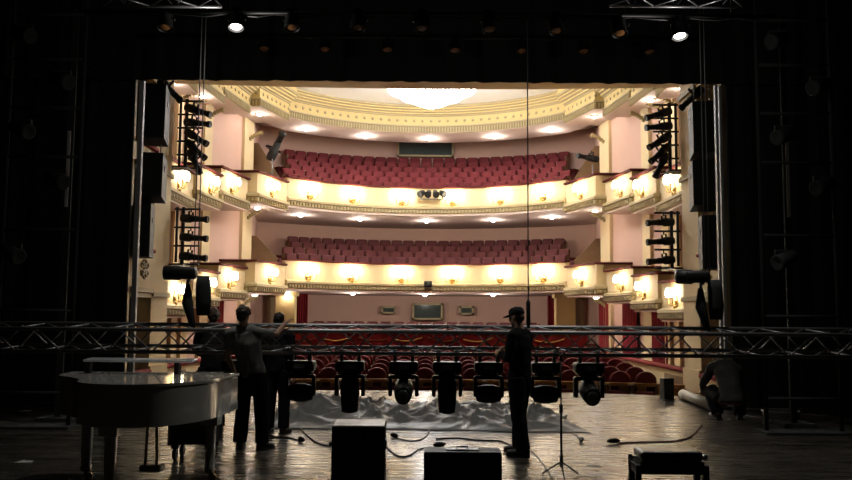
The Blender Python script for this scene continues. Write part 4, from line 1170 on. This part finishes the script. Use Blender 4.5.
    for a in 'LR':
        sh, el, wr = P['sh' + a], P['el' + a], P['wr' + a]
        if sleeves == 'short': m.tube([sh, sh.lerp(el, .4), sh.lerp(el, .72)], [.070, .068, .066], 14)
        else: m.tube([sh, sh.lerp(el, .5), el, el.lerp(wr, .5), el.lerp(wr, .95)], [.074, .066, .058, .052, .043], 14)
    remesh(m, 'jacket' if sleeves == 'jacket' else 'shirt', [shirt], r, .012, 3, .010, len(label))
    m = MB(); tl = sp[0] + (sp[1] - sp[0]) * .25
    m.loft([P['hipL'].lerp(P['hipR'], .5) - (sp[1] - sp[0]).normalized() * .06, P['hipL'].lerp(P['hipR'], .5), sp[0], tl], [(.13, .12), (.168, .135), (.166, .128), (.158, .118)], side=side, n=20)
    for a in 'LR':
        hp, kn, an = P['hip' + a], P['kn' + a], P['an' + a]
        m.tube([hp, hp.lerp(kn, .35), hp.lerp(kn, .8), kn, kn.lerp(an, .35), kn.lerp(an, .75), an + Vector((0, 0, -.01))], [.112, .108, .094, .090, .088, .086, .088], 16)
    remesh(m, 'trousers', [trousers], r, .012, 3, .009, len(label) + 3)
    for a in 'LR':
        an, toe = P['an' + a], P['toe' + a]; f = (toe - an); f.z = 0; f.normalize(); sd = Vector((-f.y, f.x, 0)); z0 = min(an.z, toe.z + .05) - .075
        base = Vector((an.x, an.y, 0))
        m = MB(); zz = pose.get('sole', 0.0)
        m.loft([base - f * .075 + Vector((0, 0, .045 + zz)), base - f * .05 + Vector((0, 0, .05 + zz)), base + f * .04 + Vector((0, 0, .052 + zz)), base + f * .12 + Vector((0, 0, .042 + zz)), base + f * .18 + Vector((0, 0, .036 + zz)), base + f * .21 + Vector((0, 0, .03 + zz))],
               [(.028, .034), (.040, .046), (.044, .050), (.050, .040), (.044, .034), (.02, .02)], side=sd, n=14)
        m.tube([base + Vector((0, 0, .05 + zz)), Vector((an.x, an.y, an.z + .03))], [.046, .05], 12)
        m.box(base + f * .065 + Vector((0, 0, .011 + zz)), (.084, .27, .02), rotz(math.atan2(f.y, f.x) - PI / 2))
        m.build('shoe', 'shoe', r)
    # ---- hair, cap
    m = MB()
    if not cap:
        for k in range(46):
            u, v = random.random() * 2 * PI, random.random()
            dv = fs * math.cos(u) * math.sqrt(1 - (v * 1.25 - .25) ** 2) + ff * math.sin(u) * math.sqrt(1 - (v * 1.25 - .25) ** 2) + fu * (v * 1.25 - .25)
            if dv.dot(ff) > .55 and dv.dot(fu) < .55: continue
            m.ball(H + fu * .025 - ff * .016 + Vector((dv.dot(fs) * .074 * fs + dv.dot(ff) * .09 * ff + dv.dot(fu) * .09 * fu)), .022, 8)
        m.ball(H + fu * .032 - ff * .022, (.081, .093, .090), 18, q); m.ball(H - fu * .02 - ff * .05, (.070, .055, .075), 14, q)
        remesh(m, 'hair', [hairslot], r, .008, 1, .004, 2)
    else:
        m.ball(H - fu * .01 - ff * .05, (.073, .050, .06), 14, q); remesh(m, 'hair', [hairslot], r, .008, 1)
        m = MB(); C = H + fu * .038 - ff * .010
        m.lathe([(.086, -.01), (.092, .0), (.092, .03), (.082, .062), (.055, .082), (.015, .089), (.006, .094)], C, 22, q @ Matrix.Diagonal((.92, 1.1, 1)))
        bp = []
        for k in range(9):
            t = -1.1 + 2.2 * k / 8; bp.append(C + fs * math.sin(t) * .075 + ff * (math.cos(t) * .088))
        bo = [C + fs * math.sin(-1.1 + 2.2 * k / 8) * .078 + ff * (.06 + math.cos(-1.1 + 2.2 * k / 8) * .125) - fu * .018 for k in range(9)]
        for dz in (0, 1):
            pass
        A = [m.bm.verts.new(p) for p in bp]; B = [m.bm.verts.new(p) for p in bo]; A2 = [m.bm.verts.new(p + fu * .008) for p in bp]; B2 = [m.bm.verts.new(p + fu * .008) for p in bo]
        for k in range(8): m.face([A[k], A[k + 1], B[k + 1], B[k]]); m.face([A2[k], B2[k], B2[k + 1], A2[k + 1]]); m.face([B[k], B[k + 1], B2[k + 1], B2[k]])
        m.build('cap', 'black_cloth', r)
    return r
STAND = dict(pelvis=(0, 0, .96), waist=(0, -.01, 1.10), chest=(0, 0, 1.29), shoulders=(0, 0, 1.43), neck=(0, .005, 1.52), head=(0, .02, 1.66), head_up=(0, .05, 1), face=(0, 1, 0),
             shL=(-.185, 0, 1.425), shR=(.185, 0, 1.425), elL=(-.24, -.02, 1.13), elR=(.24, -.02, 1.13), wrL=(-.23, .08, .88), wrR=(.23, .08, .88),
             handL=(0, .12, -1), handR=(0, .12, -1), thumbL=(0, 1, 0), thumbR=(0, 1, 0), palmL=(1, 0, 0), palmR=(-1, 0, 0),
             hipL=(-.09, 0, .93), hipR=(.09, 0, .93), knL=(-.11, .015, .50), knR=(.11, .015, .50), anL=(-.12, -.02, .09), anR=(.12, -.02, .09), toeL=(-.14, .15, .035), toeR=(.14, .15, .035))
# pointing person, seen from behind, right arm held out towards the hall
p1 = dict(STAND, waist=(-.03, -.01, 1.10), chest=(-.07, 0, 1.29), shoulders=(-.10, 0, 1.43), neck=(-.12, .005, 1.52), head=(-.13, .02, 1.66), shL=(-.285, 0, 1.42), shR=(.085, 0, 1.43),
          elL=(-.33, .03, 1.14), wrL=(-.27, .17, .93), elR=(.24, .24, 1.41), wrR=(.30, .47, 1.555), handR=(.3, .8, .4), palmR=(0, 0, -1), thumbR=(-.6, .7, 0), curlR=.18, face=(.25, 1, 0),
          hipR=(.09, 0, .93), knR=(.13, .0, .50), anR=(.155, -.03, .09), toeR=(.24, .12, .035), anL=(-.13, 0, .09), knL=(-.11, .02, .5))
a = on_floor(250, 449)
person('person seen from behind in a grey t-shirt and black trousers, right arm stretched out', (a.x, a.y, 0), -.06, p1, 'shirt_grey', 'jeans', 'hair_brown', scale=1.0)
# person in a cap, in profile, hands held in front of the chest
p2 = dict(STAND, elL=(-.25, .02, 1.15), elR=(.25, .02, 1.15), wrL=(-.10, .22, 1.21), wrR=(.09, .24, 1.22), handL=(.5, .9, .1), handR=(-.4, .9, .05), palmL=(.5, 0, -.8), palmR=(-.5, 0, -.8), thumbL=(.5, 0, 1), thumbR=(-.5, 0, 1),
          curlL=.6, curlR=.6, face=(0, 1, -.15), head=(0, .045, 1.655), head_up=(0, .16, 1), anL=(-.11, -.10, .09), knL=(-.10, -.03, .50), toeL=(-.13, .08, .035), anR=(.12, .08, .09), knR=(.11, .06, .5), toeR=(.14, .25, .035))
a = on_floor(520, 455)
person('person in a dark cap and black clothes standing in profile, hands together at the chest', (a.x, a.y, 0), PI / 2 - .58, p2, 'shirt_black', 'jeans', 'hair', cap=True, sleeves='long', scale=1.0)
# two people behind the truss
def stand_at(px, ptop, Y, label, rz, pose, shirt, hs):
    t = at(px, ptop, Y); person(label, (t.x, Y, 0), rz, pose, shirt, 'jeans', hs, sleeves='long', scale=t.z / 1.785)
p3 = dict(STAND, elL=(-.25, .08, 1.16), wrL=(-.12, .26, 1.08), handL=(.5, .8, 0), elR=(.25, .05, 1.14), wrR=(.14, .26, 1.05), handR=(-.5, .8, 0))
stand_at(214, 308, 12.3, 'person in dark clothes standing behind the truss, left of the outstretched arm', .2, p3, 'shirt_dark', 'hair_brown')
stand_at(279, 312.5, 12.2, 'person in black standing behind the truss, at the tip of the outstretched hand', -.2, STAND, 'shirt_black', 'hair')
# crouching person
p5 = dict(pelvis=(0, 0, .30), waist=(0, .03, .47), chest=(0, .15, .64), shoulders=(0, .26, .74), neck=(0, .34, .79), head=(0, .46, .80), head_up=(0, .75, .6), face=(0, .5, -.9),
          shL=(-.185, .26, .71), shR=(.185, .26, .71), elL=(-.27, .44, .46), elR=(.27, .44, .46), wrL=(-.13, .58, .24), wrR=(.13, .58, .24), handL=(.2, .5, -.7), handR=(-.2, .5, -.7), thumbL=(1, 0, 0), thumbR=(-1, 0, 0), palmL=(0, -1, -.5), palmR=(0, -1, -.5),
          hipL=(-.10, .02, .28), hipR=(.10, .02, .28), knL=(-.20, .40, .42), knR=(.20, .40, .42), anL=(-.16, .10, .09), anR=(.16, .10, .09), toeL=(-.20, .27, .035), toeR=(.20, .27, .035))
a = on_floor(731, 420)
person('person in a grey jacket crouching on the dark stage floor beside the white roll', (a.x, a.y, 0), -.05, p5, 'jacket', 'jeans', 'hair', sleeves='jacket', scale=1.16)

# ================================================================== RENDER
w = bpy.data.worlds.new('world'); sc.world = w; w.use_nodes = True
w.node_tree.nodes['Background'].inputs[0].default_value = (0, 0, 0, 1); w.node_tree.nodes['Background'].inputs[1].default_value = 0
vs_ = sc.view_settings; sc.display_settings.display_device = 'sRGB'
vs_.view_transform = 'Standard'; vs_.look = 'None'; vs_.gamma = 1; vs_.use_curve_mapping = False; vs_.exposure = 1.15
c = sc.cycles; c.use_light_tree = True; c.max_bounces = 6; c.diffuse_bounces = 3; c.glossy_bounces = 3; c.sample_clamp_indirect = 4; c.sample_clamp_direct = 0; c.caustics_reflective = False; c.caustics_refractive = False
c.use_denoising = True
